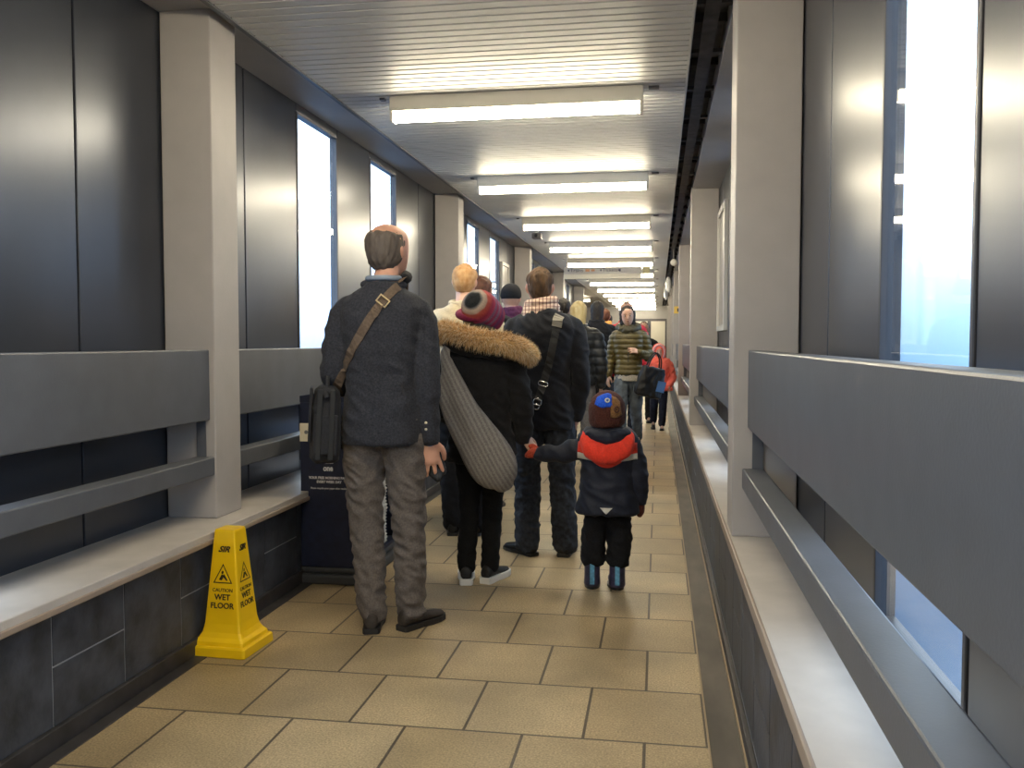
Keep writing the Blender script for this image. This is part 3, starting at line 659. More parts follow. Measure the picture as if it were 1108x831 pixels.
    for x in (-.03, .025): MB().box(x - .011, x + .011, -.152, -.143, -.17, .14, M=T).build('side_strap', mat('black_webbing', (.012, .012, .013), .6), B, bevel=.002)
    MB().tube([T @ Vector(p) for p in ((0, -.10, .145), (0, -.05, .20), (0, .05, .20), (0, .10, .145))], .009, 8, 4).build('grab_handle', mb_, B, smooth=True)
    st, C = ribbon(B, c, [(.085, 1.578), (.060, 1.55), (0.0, 1.475), (-.10, 1.32), (-.175, 1.18), (-.222, 1.08)], .040, .0018, ml, 'strap')
    i = len(C) // 3; p = C[i]; t_ = (C[i + 1] - C[i - 1]).normalized(); a = math.atan2(t_.x, t_.z)
    Mb = Matrix.Translation(p + Vector((0, -.012, 0))) @ Matrix.Rotation(a, 4, 'Y')
    f = MB().box(-.027, .027, -.003, .003, -.02, -.014, M=Mb).box(-.027, .027, -.003, .003, .014, .02, M=Mb).box(-.027, -.021, -.003, .003, -.014, .014, M=Mb).box(.021, .027, -.003, .003, -.014, .014, M=Mb)
    f.build('buckle', mat('dull_brass', (.45, .36, .22), .35, metal=.8), B, bevel=.001)
    MB().tube([(.085, -.05, 1.60), (.105, .0, 1.615), (.07, .09, 1.50), (-.1, .145, 1.25), (-.25, .10, 1.12)], .018, 8, 5, flat=.12, ref=(1, 0, .4)).build('strap_front', ml, B, smooth=True)
    MB().tube([(-.222, -.155, 1.09), (-.245, -.13, 1.12), (-.262, -.10, 1.13)], .014, 8, 4, flat=.3).build('strap_end', mb_, B, smooth=True)
    # gloves held in the right hand
    G = MB(); G.tube([(.215, .05, .80), (.23, .04, .74), (.255, .03, .70)], [.026, .034, .022], 12, 3, flat=.5); G.tube([(.235, .05, .81), (.255, .05, .755), (.28, .04, .725)], [.022, .028, .014], 12, 3, flat=.5)
    g = fuse(G, 'gloves', mat('black_leather', (.012, .012, .014), .5), None, .005, 2, folds(.003, 30, 30, 30, 1)); g.location = P.location; g.rotation_euler = P.rotation_euler
    tag(g, 'black gloves held in the right hand of the tall man', 'gloves')
tall_man()

def patch(P, obj, upper, lower, m, name, nu=24, nv=6, off=.003, th=.004, d=(0, 1, 0)):
    """thin sewn-on piece of cloth following OBJ between two outlines given as local (x, z)."""
    bvh = BVHTree.FromObject(obj, bpy.context.evaluated_depsgraph_get())
    U = np.array(upper, float); Lw = np.array(lower, float); d = Vector(d)
    def samp(A, n): A = catmull(A, 8) if len(A) > 2 else A; t = np.linspace(0, len(A) - 1, n); i = np.minimum(t.astype(int), len(A) - 2); f = (t - i)[:, None]; return A[i] * (1 - f) + A[i + 1] * f
    u, l = samp(U, nu), samp(Lw, nu); vs = []; last = 0
    for j in range(nv):
        for i in range(nu):
            x, z = u[i] * (1 - j / (nv - 1)) + l[i] * j / (nv - 1); h = bvh.ray_cast(Vector((x, -d.y * 2, z)), d)
            y = h[0].y if h[0] is not None else last
            last = y; vs.append((x, y - d.y * off, z))
    fs = [(j * nu + i, j * nu + i + 1, (j + 1) * nu + i + 1, (j + 1) * nu + i) for j in range(nv - 1) for i in range(nu - 1)]
    o = MB().add(vs, fs).build(name, m, P, smooth=True); q = o.modifiers.new('t', 'SOLIDIFY'); q.thickness = th; q.offset = 0; return o

# --- woman in black parka with fur-trimmed hood, knitted beanie
def parka_woman():
    H = 1.56; P = person((-.962, 4.84, 0), 6, 'woman in black parka with fur hood trim and striped beanie, holding a child by hand')
    J = joints(H, head=(-.02, .03, 1.475), neck=(-.005, -.01, 1.315), ell=(-.235, -.01, .99), wrl=(-.19, .17, .90), shl=(-.165, 0, 1.245), shr=(.165, 0, 1.225), elr=(.225, -.015, .99), wrr=(.235, .02, .805), anl=(-.080, -.03, .08), anr=(.050, .0, .08), knl=(-.068, .02, .44), knr=(.062, .03, .44))
    HM = head_matrix(J, 12, 8, 0); hh = .225
    b = body(P, J, H, hh, HM, M_skin, {'r': dict(d=(.62, -.05, -.75), back=(.6, -.7, .4), L=.165, side=-1, curl=.55, spread=.1), 'l': dict(d=(.4, .8, .2), back=(0, .2, 1), L=.17, side=1)}, voxel=.0052)
    m = cloth('black_parka', (.009, .009, .011), var=.3, sheen=.05)
    c = coat(P, J, H, m, hem=.435, w=1.13, d=1.22, sl=1.18, flare=.010, amp=.012, name='parka', collar=.862, voxel=.009)
    trousers(P, J, H, cloth('black_leggings', (.007, .007, .008), sheen=.0), w=.9, thigh=.92, knee=.95, cuff=.98, amp=.005, end=.0)
    M = Matrix.Identity(4)
    hb = MB(); hb.tube([(-.17, .02, 1.325), (-.12, -.10, 1.335), (-.03, -.135, 1.315), (.07, -.135, 1.30), (.15, -.09, 1.285), (.19, .02, 1.27)], [.045, .06, .065, .065, .055, .04], 14, 5); hb.tube([(-.08, -.06, 1.36), (0, -.075, 1.365), (.08, -.06, 1.35)], [.05, .06, .05], 12, 4)
    h = fuse(hb, 'hood', m, P, .009, 4, folds(.008, 14, 14, 14, 2))
    # fur trim: thousands of tapered strands on a curved roll
    path = catmull(np.array([(-.235, .06, 1.36, .040), (-.215, -.05, 1.385, .044), (-.15, -.135, 1.385, .046), (-.05, -.185, 1.355, .048), (.06, -.195, 1.335, .050), (.16, -.165, 1.32, .050), (.235, -.10, 1.29, .046), (.265, -.01, 1.255, .040), (.26, .07, 1.25, .03)]), 10)
    fb = MB(); fb.tube(path[:, :3][::3], path[:, 3][::3] * .8, 12, 1); rnd = random.Random(5)
    for _ in range(9000):
        t = rnd.random() * (len(path) - 1.01); i = int(t); f = t - i; c0 = Vector(path[i][:3]).lerp(Vector(path[i + 1][:3]), f); r = path[i][3] * .75
        tg = (Vector(path[i + 1][:3]) - Vector(path[i][:3])).normalized(); a = rnd.random() * 2 * PI
        u = tg.cross(Vector((0, 0, 1))).normalized(); v = tg.cross(u); n_ = u * math.cos(a) + v * math.sin(a)
        p = c0 + n_ * r; L = rnd.uniform(.022, .046); dr = (n_ + Vector((rnd.uniform(-.5, .5), rnd.uniform(-.3, .3), rnd.uniform(-.75, .15))) + tg * rnd.uniform(-.4, .4)).normalized()
        w_ = .0016; s1 = dr.cross(tg).normalized() * w_; s2 = dr.cross(s1).normalized() * w_; mid = p + dr * L * .55; tip = mid + (dr + Vector((0, 0, -.45))).normalized() * L * .5
        k = 0 if rnd.random() < .5 else (1 if rnd.random() < .7 else 2)
        fb.add([p + s1, p - s1 * .5 + s2, p - s1 * .5 - s2, mid + s1 * .7, mid - s1 * .35 + s2 * .7, mid - s1 * .35 - s2 * .7, tip], [(0, 1, 4, 3), (1, 2, 5, 4), (2, 0, 3, 5), (3, 4, 6), (4, 5, 6), (5, 3, 6)], k)
    fb.build('fur_trim', [mat('tan_fur', (.66, .43, .20), .7), mat('pale_fur', (.86, .72, .50), .7), mat('brown_fur', (.26, .14, .06), .7)], P)
    # slouchy beanie: rounds of colour about its own crown axis
    hm = bpy.data.materials.new('striped_knit'); hm.use_nodes = True; t = hm.node_tree; bs = t.nodes['Principled BSDF']; bs.inputs['Roughness'].default_value = .95
    g = t.nodes.new('ShaderNodeTexCoord'); sx = t.nodes.new('ShaderNodeSeparateXYZ'); q = t.nodes.new('ShaderNodeMapRange'); r = t.nodes.new('ShaderNodeValToRGB'); r.color_ramp.interpolation = 'LINEAR'
    t.links.new(g.outputs['Object'], sx.inputs[0]); t.links.new(sx.outputs['Z'], q.inputs['Value']); q.inputs['From Min'].default_value = -.11; q.inputs['From Max'].default_value = .125; t.links.new(q.outputs[0], r.inputs[0]); t.links.new(r.outputs[0], bs.inputs['Base Color'])
    E = r.color_ramp.elements; E[0].position = 0; E[0].color = (.16, .015, .05, 1); E[1].position = 1; E[1].color = (.012, .014, .018, 1)
    for p_, c_ in ((.15, (.26, .02, .07)), (.27, (.13, .03, .11)), (.35, (.30, .02, .08)), (.43, (.18, .11, .18)), (.50, (.28, .02, .08)), (.58, (.16, .08, .15)), (.65, (.32, .03, .08)), (.73, (.24, .02, .05)), (.80, (.36, .05, .045)), (.86, (.34, .07, .05)), (.885, (.34, .24, .20)), (.935, (.42, .33, .27)), (.955, (.16, .15, .15)), (.97, (.012, .014, .018))):
        x = E.new(p_); x.color = (*c_, 1)
    wv = t.nodes.new('ShaderNodeTexNoise'); wv.inputs['Scale'].default_value = 160; bp = t.nodes.new('ShaderNodeBump'); bp.inputs['Strength'].default_value = .6; bp.inputs['Distance'].default_value = .006; t.links.new(g.outputs['Object'], wv.inputs['Vector']); t.links.new(wv.outputs[0], bp.inputs['Height']); t.links.new(bp.outputs[0], bs.inputs['Normal'])
    hb = MB(); hb.rings(zspec([(-.105, 0, 0, .090, .090), (-.09, 0, 0, .100, .100), (-.05, 0, 0, .103, .105), (.0, 0, 0, .103, .105), (.05, 0, 0, .097, .099), (.09, 0, 0, .082, .083), (.112, 0, 0, .060, .060), (.122, 0, 0, .030, .030), (.124, 0, 0, .006, .006)], 3), 30)
    o = fuse(hb, 'beanie', hm, P, .006, 2, lambda co, no: .003 * nz(co, 30, 30, 60, 2))
    ax = Vector((-.38, -.86, .50)).normalized(); o.location = Vector(J['head']) + Vector((.025, -.018, .026)); o.rotation_euler = ax.to_track_quat('Z', 'Y').to_euler()
    MB().tube([Vector(J['head']) + Vector((.105 * math.cos(a), .012 + .112 * math.sin(a), .012 + .03 * math.sin(a))) for a in [2 * PI * j / 16 for j in range(16)]], .021, 10, 3, flat=.9, closed=True).build('beanie_brim', cloth('crimson_knit', (.20, .015, .05)), P, smooth=True)
    hair(P, HM, hh, mat('dark_brown_hair', (.030, .018, .012), .6, var=.3, vscale=40), LONG[:7], seed=2)
    for a, rz in ((J['anl'], 6), (J['anr'], -24)):
        shoe(P, (a[0], a[1], 0), .265, mat('black_mesh_shoe', (.016, .016, .018), .6, var=.4, vscale=60), mat('white_rubber', (.72, .72, .72), .5), rz, sole=.036, w=1.02, name='sneaker')
    # grey herringbone sling bag
    B = tag(empty('sling_bag', P.location, P.rotation_euler[2]), 'long grey woven sling bag hanging across the back of the woman in the black parka', 'bag')
    hbm = bpy.data.materials.new('herringbone'); hbm.use_nodes = True; t = hbm.node_tree; bs = t.nodes['Principled BSDF']; bs.inputs['Roughness'].default_value = .9
    g = t.nodes.new('ShaderNodeTexCoord'); mp = t.nodes.new('ShaderNodeMapping'); mp.inputs['Rotation'].default_value = (0, R(28), 0); wv = t.nodes.new('ShaderNodeTexWave'); wv.wave_type = 'BANDS'; wv.bands_direction = 'X'; wv.inputs['Scale'].default_value = 14; wv.inputs['Distortion'].default_value = 1.5; wv.inputs['Detail'].default_value = 3; wv.inputs['Detail Scale'].default_value = 8
    r = t.nodes.new('ShaderNodeValToRGB'); r.color_ramp.elements[0].color = (.085, .080, .078, 1); r.color_ramp.elements[1].color = (.36, .335, .32, 1); t.links.new(g.outputs['Object'], mp.inputs[0]); t.links.new(mp.outputs[0], wv.inputs[0])
    ns = t.nodes.new('ShaderNodeTexNoise'); ns.inputs['Scale'].default_value = 180; t.links.new(g.outputs['Object'], ns.inputs['Vector']); mx = t.nodes.new('ShaderNodeMath'); mx.operation = 'MULTIPLY_ADD'; t.links.new(wv.outputs['Fac'], mx.inputs[0]); mx.inputs[1].default_value = .35; t.links.new(ns.outputs[0], mx.inputs[2]); sb = t.nodes.new('ShaderNodeMath'); sb.operation = 'SUBTRACT'; t.links.new(mx.outputs[0], sb.inputs[0]); sb.inputs[1].default_value = .17; t.links.new(sb.outputs[0], r.inputs[0]); t.links.new(r.outputs[0], bs.inputs['Base Color'])
    mb = MB(); mb.tube([(-.165, -.175, 1.235), (-.150, -.195, 1.16), (-.115, -.215, 1.04), (-.045, -.225, .90), (.035, -.225, .76), (.095, -.22, .66), (.13, -.21, .60), (.142, -.205, .575)], [.028, .055, .085, .108, .126, .125, .095, .06], 30, 5, flat=.55, ref=(1, 0, .35))
    def fd(co, no):
        ang = co[:, 0] * 0.9 + co[:, 2] * .42; a = np.sin(ang * 55 + 2 * nz(co, 5, 5, 3, 1)); return .007 * a * np.clip((co[:, 2] - .55) / .4, 0, 1) + .005 * nz(co, 12, 12, 9, 4)
    fuse(mb, 'bag_body', hbm, B, .006, 3, fd)
    MB().tube([(-.165, -.18, 1.20), (-.178, -.150, 1.27), (-.165, -.06, 1.315), (-.14, .06, 1.29), (-.08, .13, 1.17), (.06, .17, 1.0)], [.030, .026, .022, .022, .022, .02], 12, 5, flat=.35, ref=(1, 0, 0)).build('strap', hbm, B, smooth=True)
parka_woman()

# --- man with check scarf and dark overcoat
def scarf_man():
    H = 1.79; P = person((-.700, 5.52, 0), 4, 'man in navy black overcoat with cream check scarf, crossbody strap and jeans')
    J = joints(H, shl=(-.176, 0, 1.43), shr=(.176, 0, 1.43), ell=(-.232, -.02, 1.12), wrl=(-.225, .05, .88), elr=(.235, -.03, 1.12), wrr=(.20, .03, .87), anl=(-.10, 0, .085), anr=(.135, .0, .085), knl=(-.10, .02, .50), knr=(.115, .02, .50), head=(-.025, .02, 1.665))
    HM = head_matrix(J, 4, -2, 0); hh = .24
    body(P, J, H, hh, HM, M_skin2, {'r': dict(d=(-.25, .15, -1), back=(.8, -.5, 0), L=.19, side=-1, curl=.4), 'l': dict(d=(0, .1, -1), back=(-.9, -.3, 0), L=.19, side=1, curl=.4)}, voxel=.0055)
    c = coat(P, J, H, cloth('navy_black_wool', (.011, .012, .018), sheen=.08), hem=.445, w=1.02, d=1.06, sl=1.02, flare=.004, amp=.009, name='overcoat', collar=.855)
    trousers(P, J, H, cloth('dark_denim', (.034, .040, .056), var=.35, vscale=40), w=1.05, thigh=1.1, knee=1.15, cuff=1.28, amp=.010, seed=6, end=.03)
    sm = bpy.data.materials.new('check_scarf'); sm.use_nodes = True; t = sm.node_tree; bs = t.nodes['Principled BSDF']; bs.inputs['Roughness'].default_value = .95
    g = t.nodes.new('ShaderNodeTexCoord'); last = None
    for ax_, sc_ in (('X', 16), ('Z', 16)):
        wv = t.nodes.new('ShaderNodeTexWave'); wv.bands_direction = ax_; wv.inputs['Scale'].default_value = sc_ * .9; t.links.new(g.outputs['Object'], wv.inputs[0]); r = t.nodes.new('ShaderNodeValToRGB'); r.color_ramp.elements[0].color = (.26, .12, .12, 1) if ax_ == 'X' else (.40, .20, .18, 1); r.color_ramp.elements[1].color = (.88, .76, .66, 1); r.color_ramp.elements[0].position = .02; r.color_ramp.elements[1].position = .22; t.links.new(wv.outputs['Fac'], r.inputs[0])
        if last is None: last = r
        else:
            mx = t.nodes.new('ShaderNodeMixRGB'); mx.blend_type = 'MULTIPLY'; mx.inputs[0].default_value = .85; t.links.new(last.outputs[0], mx.inputs[1]); t.links.new(r.outputs[0], mx.inputs[2]); t.links.new(mx.outputs[0], bs.inputs['Base Color'])
    mb = MB()
    for z, rr, ph in ((1.505, .096, 0), (1.54, .088, .6), (1.575, .080, 1.4)): mb.tube([(-.015 + rr * math.cos(a), rr * .88 * math.sin(a), z + .012 * math.sin(a + ph)) for a in [2 * PI * j / 14 for j in range(14)]], .026, 10, 3, closed=True)
    fuse(mb, 'scarf', sm, P, .006, 2, folds(.004, 25, 25, 40, 2))
    hair(P, HM, hh, mat('brown_hair', (.050, .026, .013), .8, col2=(.15, .085, .04), vscale=30, stretch=(1, 1, .5)), [(t, cx, cy, rx * (.93 if t < .6 else 1), ry) for t, cx, cy, rx, ry in SHORT], seed=7, amp=.006)
    ms = mat('black_leather_shoe', (.010, .010, .012), .35)
    shoe(P, (-.10, 0, 0), .30, ms, M_black, 42); shoe(P, (.135, 0, 0), .30, ms, M_black, -8)
    B = tag(empty('shoulder_bag', P.location, P.rotation_euler[2]), 'black shoulder bag worn crossbody by the man with the check scarf', 'bag')
    bw = mat('black_webbing', (.012, .012, .013), .6)
    st, C = ribbon(B, c, [(.095, 1.485), (.085, 1.42), (.045, 1.22), (.0, 1.06), (-.04, .93)], .046, .002, bw, 'strap')
    MB().tube([(.096, -.065, 1.49), (.095, -.02, 1.515), (.07, .07, 1.47), (-.05, .14, 1.2), (-.16, .15, .98)], .022, 8, 5, flat=.14, ref=(1, 0, .3)).build('strap_front', bw, B, smooth=True)
    pd, _ = ribbon(B, c, [(.098, 1.485), (.09, 1.455), (.084, 1.42)], .060, .005, mat('grey_pad', (.28, .26, .22), .6), 'shoulder_pad', off=.009)
    for z_, w_, h_ in ((1.075, .048, .022), (.965, .040, .030), (.935, .030, .026)):
        p = min(C, key=lambda q: abs(q.z - z_)); Mb = Matrix.Translation(p + Vector((0, -.012, 0))) @ Matrix.Rotation(R(14), 4, 'Y'); rm = MB()
        rm.tube([Mb @ Vector((w_ / 2 * a, 0, h_ / 2 * b)) for a, b in ((-1, -1), (-1, 1), (1, 1), (1, -1))], .0032, 8, 3, closed=True); rm.build('metal_ring', M_chrome, B, smooth=True)
    T = Matrix.Translation((-.15, .235, .90)); mb = MB(); mb.loft([ring(0, 0, z, hx, hy, 24, 4) for z, hx, hy in ((-.14, .13, .03), (-.12, .15, .045), (.08, .15, .045), (.11, .13, .03))], M=T); mb.build('bag_body', cloth('black_nylon', (.012, .012, .014)), B, smooth=True)
scarf_man()

# --- child
def child():
    H = 1.03; P = person((-.262, 4.82, 0), 0, 'small child in navy jacket with red hood yoke, patterned knit hat and blue boots')
    J = joints(H, head=(-.005, .012, .945), neck=(0, -.005, .83), shl=(-.125, 0, .765), shr=(.125, 0, .765), ell=(-.255, -.01, .725), wrl=(-.375, .0, .728), elr=(.162, -.02, .61), wrr=(.170, .01, .485), hipl=(-.055, 0, .47), hipr=(.055, 0, .47), knl=(-.075, .01, .29), knr=(.066, .01, .29), anl=(-.082, 0, .06), anr=(.052, .0, .06))
    HM = head_matrix(J, -8, 8, 0); hh = .222
    body(P, J, H, hh, HM, M_skin, {'l': dict(d=(-1, .1, -.1), back=(0, -.3, 1), L=.10, side=1, curl=.7), 'r': dict(d=(0, .1, -1), back=(1, -.3, 0), L=.11, side=-1, curl=.3)}, voxel=.0055)
    nv = cloth('navy_shell', (.013, .016, .030), rough=.6, var=.2, bump=.1)
    mb_rows = dict(hem=.405, w=1.42, d=1.62, sl=1.5, flare=.018, amp=.010, name='jacket', voxel=.008, collar=.845, waist=1.06)
    c = coat(P, J, H, nv, **mb_rows)
    trousers(P, J, H, cloth('black_snow_trousers', (.008, .008, .010), sheen=0), w=1.25, thigh=1.22, knee=1.6, cuff=1.85, amp=.008, top=.5, end=-.085)
    red = cloth('red_fleece', (.78, .045, .022), var=.1, sheen=.1)
    hd = MB(); hd.tube([(-.105, .01, .850), (-.085, -.075, .840), (0, -.108, .825), (.085, -.075, .840), (.105, .01, .850)], [.026, .034, .040, .034, .026], 12, 5); fuse(hd, 'hood_lining', nv, P, .006, 3, folds(.004, 20, 20, 20))
    hd = MB(); hd.tube([(-.098, .02, .850), (-.102, -.065, .820), (-.075, -.110, .768), (0, -.125, .745), (.075, -.110, .768), (.102, -.065, .820), (.098, .02, .850)], [.028, .042, .056, .060, .056, .042, .028], 16, 5, flat=.8); ho = fuse(hd, 'hood', red, P, .006, 3, folds(.004, 18, 18, 10, 3))
    patch(P, c, [(-.125, .79), (-.06, .80), (0, .80), (.06, .80), (.125, .79)], [(-.125, .77), (-.08, .705), (0, .670), (.08, .705), (.125, .77)], red, 'red_yoke', off=.005)
    for q in (-1, 1): patch(P, c, [(q * .075, .815), (q * .155, .800)], [(q * .075, .735), (q * .158, .745)], red, 'red_yoke', 8, 6, .006)
    wt = mat('reflective_white', (.62, .60, .55), .5)
    patch(P, c, [(-.158, .745), (-.075, .735)], [(-.160, .712), (-.075, .705)], wt, 'white_band', 8, 4, .006); patch(P, c, [(.158, .745), (.075, .735)], [(.160, .712), (.075, .705)], wt, 'white_band', 8, 4, .006)
    patch(P, c, [(-.033, .462), (.033, .462)], [(-.002, .432), (.002, .432)], wt, 'white_triangle', 8, 5, .006)
    patch(P, ho, [(-.01, .848), (.012, .846)], [(-.02, .840), (.02, .840)], wt, 'collar_tag', 6, 3, .002)
    # knitted hat
    br = cloth('brown_knit', (.075, .022, .016), var=.35, bump=.6, bscale=120)
    hb = MB(); S = HM @ Matrix.Scale(hh, 4)
    hb.rings(zspec([(-.26, 0, -.05, .40, .44), (-.18, 0, -.04, .44, .49), (0, 0, -.02, .45, .50), (.2, 0, -.02, .435, .49), (.38, 0, -.02, .36, .41), (.5, 0, -.02, .24, .28), (.57, 0, -.02, .09, .10)], 3), 28, M=S); ht = fuse(hb, 'knit_hat', br, P, .006, 2, lambda co, no: .002 * nz(co, 60, 60, 60, 2))
    patch(P, ht, [(-.056, 1.035), (-.030, 1.050), (.0, 1.058), (.020, 1.050)], [(-.066, 1.000), (-.03, .985), (.0, .988), (.026, .990)], cloth('blue_knit', (.015, .09, .62)), 'blue_patch', 14, 8, .003, .006)
    patch(P, ht, [(.020, 1.046), (.045, 1.035), (.062, 1.015)], [(.018, .935), (.045, .93), (.075, .945)], cloth('tan_knit', (.26, .13, .05), var=.3), 'tan_patch', 12, 8, .003, .006)
    bvh = BVHTree.FromObject(ht, bpy.context.evaluated_depsgraph_get())
    for x, z, r0, c1 in ((.0, 1.020, .011, (.6, .58, .5)), (.045, .975, .015, (.10, .04, .03))):
        h = bvh.ray_cast(Vector((x, -2, z)), Vector((0, 1, 0))); n_ = h[1]; q = n_.to_track_quat('Z', 'Y'); Mb = Matrix.Translation(h[0] + n_ * .007) @ q.to_matrix().to_4x4()
        o = MB().tube([(r0 * math.cos(a), r0 * math.sin(a), 0) for a in [2 * PI * j / 12 for j in range(12)]], .0035, 8, 2, M=Mb, closed=True).build('stitched_ring', mat('ring_%d' % int(z * 1000), c1, .8), P, smooth=True)
        MB().ball((0, 0, 0), .005, .005, .003, 10, M=Mb).build('button', M_ink if c1[0] < .3 else mat('grey_button', (.15, .2, .4), .5), P, smooth=True)
    # mittens
    mm = cloth('brown_mitten_knit', (.10, .025, .02), bump=.5, bscale=120); m2 = cloth('orange_red_knit', (.42, .06, .03), bump=.5, bscale=120)
    a = MB(); a.tube([(.170, .01, .50), (.172, .015, .46), (.172, .02, .42), (.170, .02, .40)], [.030, .036, .036, .024], 14, 3, flat=.7, ref=(0, 1, 0)); a.tube([(.165, .03, .47), (.155, .05, .44), (.155, .055, .425)], [.014, .015, .012], 10, 3); fuse(a, 'mitten', mm, P, .005, 3)
    a = MB(); a.tube([(-.355, 0, .73), (-.385, .0, .728), (-.415, .0, .722), (-.44, .01, .712)], [.028, .034, .034, .022], 14, 3, flat=.75, ref=(0, 1, 0)); a.tube([(-.385, .02, .745), (-.41, .02, .762), (-.428, .01, .76)], [.013, .014, .011], 10, 3); fuse(a, 'mitten', m2, P, .005, 3)
    bm_ = mat('patterned_rubber', (.015, .022, .045), .4, col2=(.055, .045, .10), vscale=28); st = mat('blue_stripe_rubber', (.10, .30, .48), .4, var=.3, vscale=60)
    for x, rz in ((-.082, 3), (.052, 14)):
        M = Matrix.Translation((x, 0, 0)) @ Matrix.Rotation(R(rz), 4, 'Z')
        b = MB(); b.tube([(0, -.005, .025), (0, -.008, .07), (0, -.005, .13), (0, 0, .185)], [.046, .043, .044, .044], 18, 4, M=M); b.tube([(0, -.01, .035), (0, .06, .035), (0, .115, .032)], [.036, .036, .030], 14, 4, M=M, flat=.85)
        bo = fuse(b, 'boot', bm_, P, .006, 3)
        so = MB(); rs = []
        for z, g_ in ((0, 1.0), (.014, 1.0)): rs.append([(v[0] * .043 * g_, .042 + v[1] * .092 * g_, z) for v in [(math.cos(t), math.sin(t)) for t in [2 * PI * j / 24 for j in range(24)]]])
        so.loft(rs, M=M); so.build('sole', M_black, bo)
        bvh = BVHTree.FromObject(bo, bpy.context.evaluated_depsgraph_get()); rs = []
        for z in [.03 + .0105 * k for k in range(16)]:
            h = bvh.ray_cast(Vector((x + .004, -2, z)), Vector((0, 1, 0)))
            if h[0] is not None: rs.append([(x + .004 - .012, h[0].y - .001, z), (x + .004 - .012, h[0].y - .005, z), (x + .004 + .012, h[0].y - .005, z), (x + .004 + .012, h[0].y - .001, z)])
        MB().loft(rs).build('back_stripe', st, bo)
child()

# --- walking woman in olive puffer
def olive_woman():
    H = 1.77; P = person((-.35, 11.05, 0), 178, 'woman in quilted olive jacket and jeans walking towards the camera')
    J = joints(H, head=(.02, .03, 1.645), neck=(.01, 0, 1.50), shl=(-.168, 0, 1.41), shr=(.168, 0, 1.41), elr=(.225, -.03, 1.13), wrr=(.250, .04, .925), ell=(-.235, -.02, 1.15), wrl=(-.135, .20, 1.205), anr=(.07, .22, .085), knr=(.08, .20, .50), anl=(-.10, -.22, .15), knl=(-.09, .03, .49))
    HM = head_matrix(J, 6, -4, 3); hh = .235
    body(P, J, H, hh, HM, M_skin, {'l': dict(d=(.7, .45, .25), back=(.2, .6, .5), L=.18, side=1, curl=.35, spread=.2), 'r': dict(d=(.05, .1, -1), back=(.8, .5, 0), L=.18, side=-1, curl=.3)}, voxel=.0055, face=True)
    m = mat('olive_nylon', (.075, .055, .014), .38, col2=(.13, .10, .028), vscale=14, bump=.2, bscale=40)
    def q(co, no):
        ph = co[:, 2] / .062; return .012 * (np.abs(np.sin(PI * ph)) ** .6) - .006 + .004 * nz(co, 25, 25, 40, 4)
    c = coat(P, J, H, m, hem=.525, w=1.0, d=1.08, sl=1.02, disp=q, name='quilted_jacket', voxel=.009, collar=.87, waist=.98)
    MB().tube([(0, .12, .96), (.0, .135, 1.15), (0, .13, 1.35), (0, .085, 1.48)], .006, 6, 3).build('zip', mat('dark_zip', (.02, .02, .018), .5), P, smooth=True)
    hd = MB(); hd.tube([(.01 + .11 * math.cos(a), -.02 + .105 * math.sin(a), 1.505 - .035 * math.sin(a)) for a in [2 * PI * j / 12 for j in range(12)]], .045, 12, 3, closed=True); fuse(hd, 'hood_collar', mat('dark_olive_nylon', (.045, .038, .016), .5), P, .009, 3, folds(.01, 18, 18, 18, 2))
    sh = MB(); sh.rings([(.86, 0, .0, .176, .132), (.89, 0, 0, .176, .130), (.93, 0, 0, .168, .122), (.96, 0, 0, .14, .10)], 28, 2.3); fuse(sh, 'shirt_hem', cloth('off_white_cotton', (.62, .57, .50)), P, .009, 2, folds(.006, 20, 20, 5))
    trousers(P, J, H, cloth('blue_grey_denim', (.105, .125, .150), var=.3, vscale=14), w=1.0, thigh=1.05, knee=1.05, cuff=.95, amp=.007, end=.01)
    hair(P, HM, hh, mat('black_brown_hair', (.020, .012, .009), .55, var=.3, vscale=40), [(t, cx, cy - .03, rx * 1.12, ry * 1.02) for t, cx, cy, rx, ry in LONG], seed=9, amp=.008)
    ms = mat('black_leather_shoe', (.010, .010, .012), .35)
    shoe(P, (.07, .22, 0), .27, ms, M_black, 0); shoe(P, (-.10, -.22, .15), .27, ms, M_black, 0, pitch=-28)
    B = tag(empty('tote_bag', P.location, P.rotation_euler[2]), 'black tote bag hanging from the forearm of the woman in the olive jacket', 'bag')
    T = Matrix.Translation((-.27, .16, .86)) @ Matrix.Rotation(R(-14), 4, 'Y') @ Matrix.Rotation(R(25), 4, 'Z')
    mb = MB(); mb.loft([ring(0, 0, z, hx, hy, 24, 4) for z, hx, hy in ((-.19, .13, .05), (-.17, .165, .075), (0, .165, .075), (.15, .145, .045), (.17, .14, .035))], M=T); fuse(mb, 'bag_body', mat('black_bag_leather', (.012, .012, .014), .4), B, .008, 3, folds(.008, 14, 14, 10, 2))
    for y in (-.03, .03): MB().tube([T @ Vector(p) for p in ((-.08, y, .15), (-.05, y, .28), (0.02, y, .345), (.07, y, .28), (.09, y, .15))], .009, 8, 4).build('handle', mat('black_bag_leather', (.012, .012, .014), .4), B, smooth=True)
    MB().box(-.165, -.06, .078, .084, -.10, .03, M=T).build('blue_sheet', mat('blue_print', (.10, .22, .50), .4), B)
olive_woman()

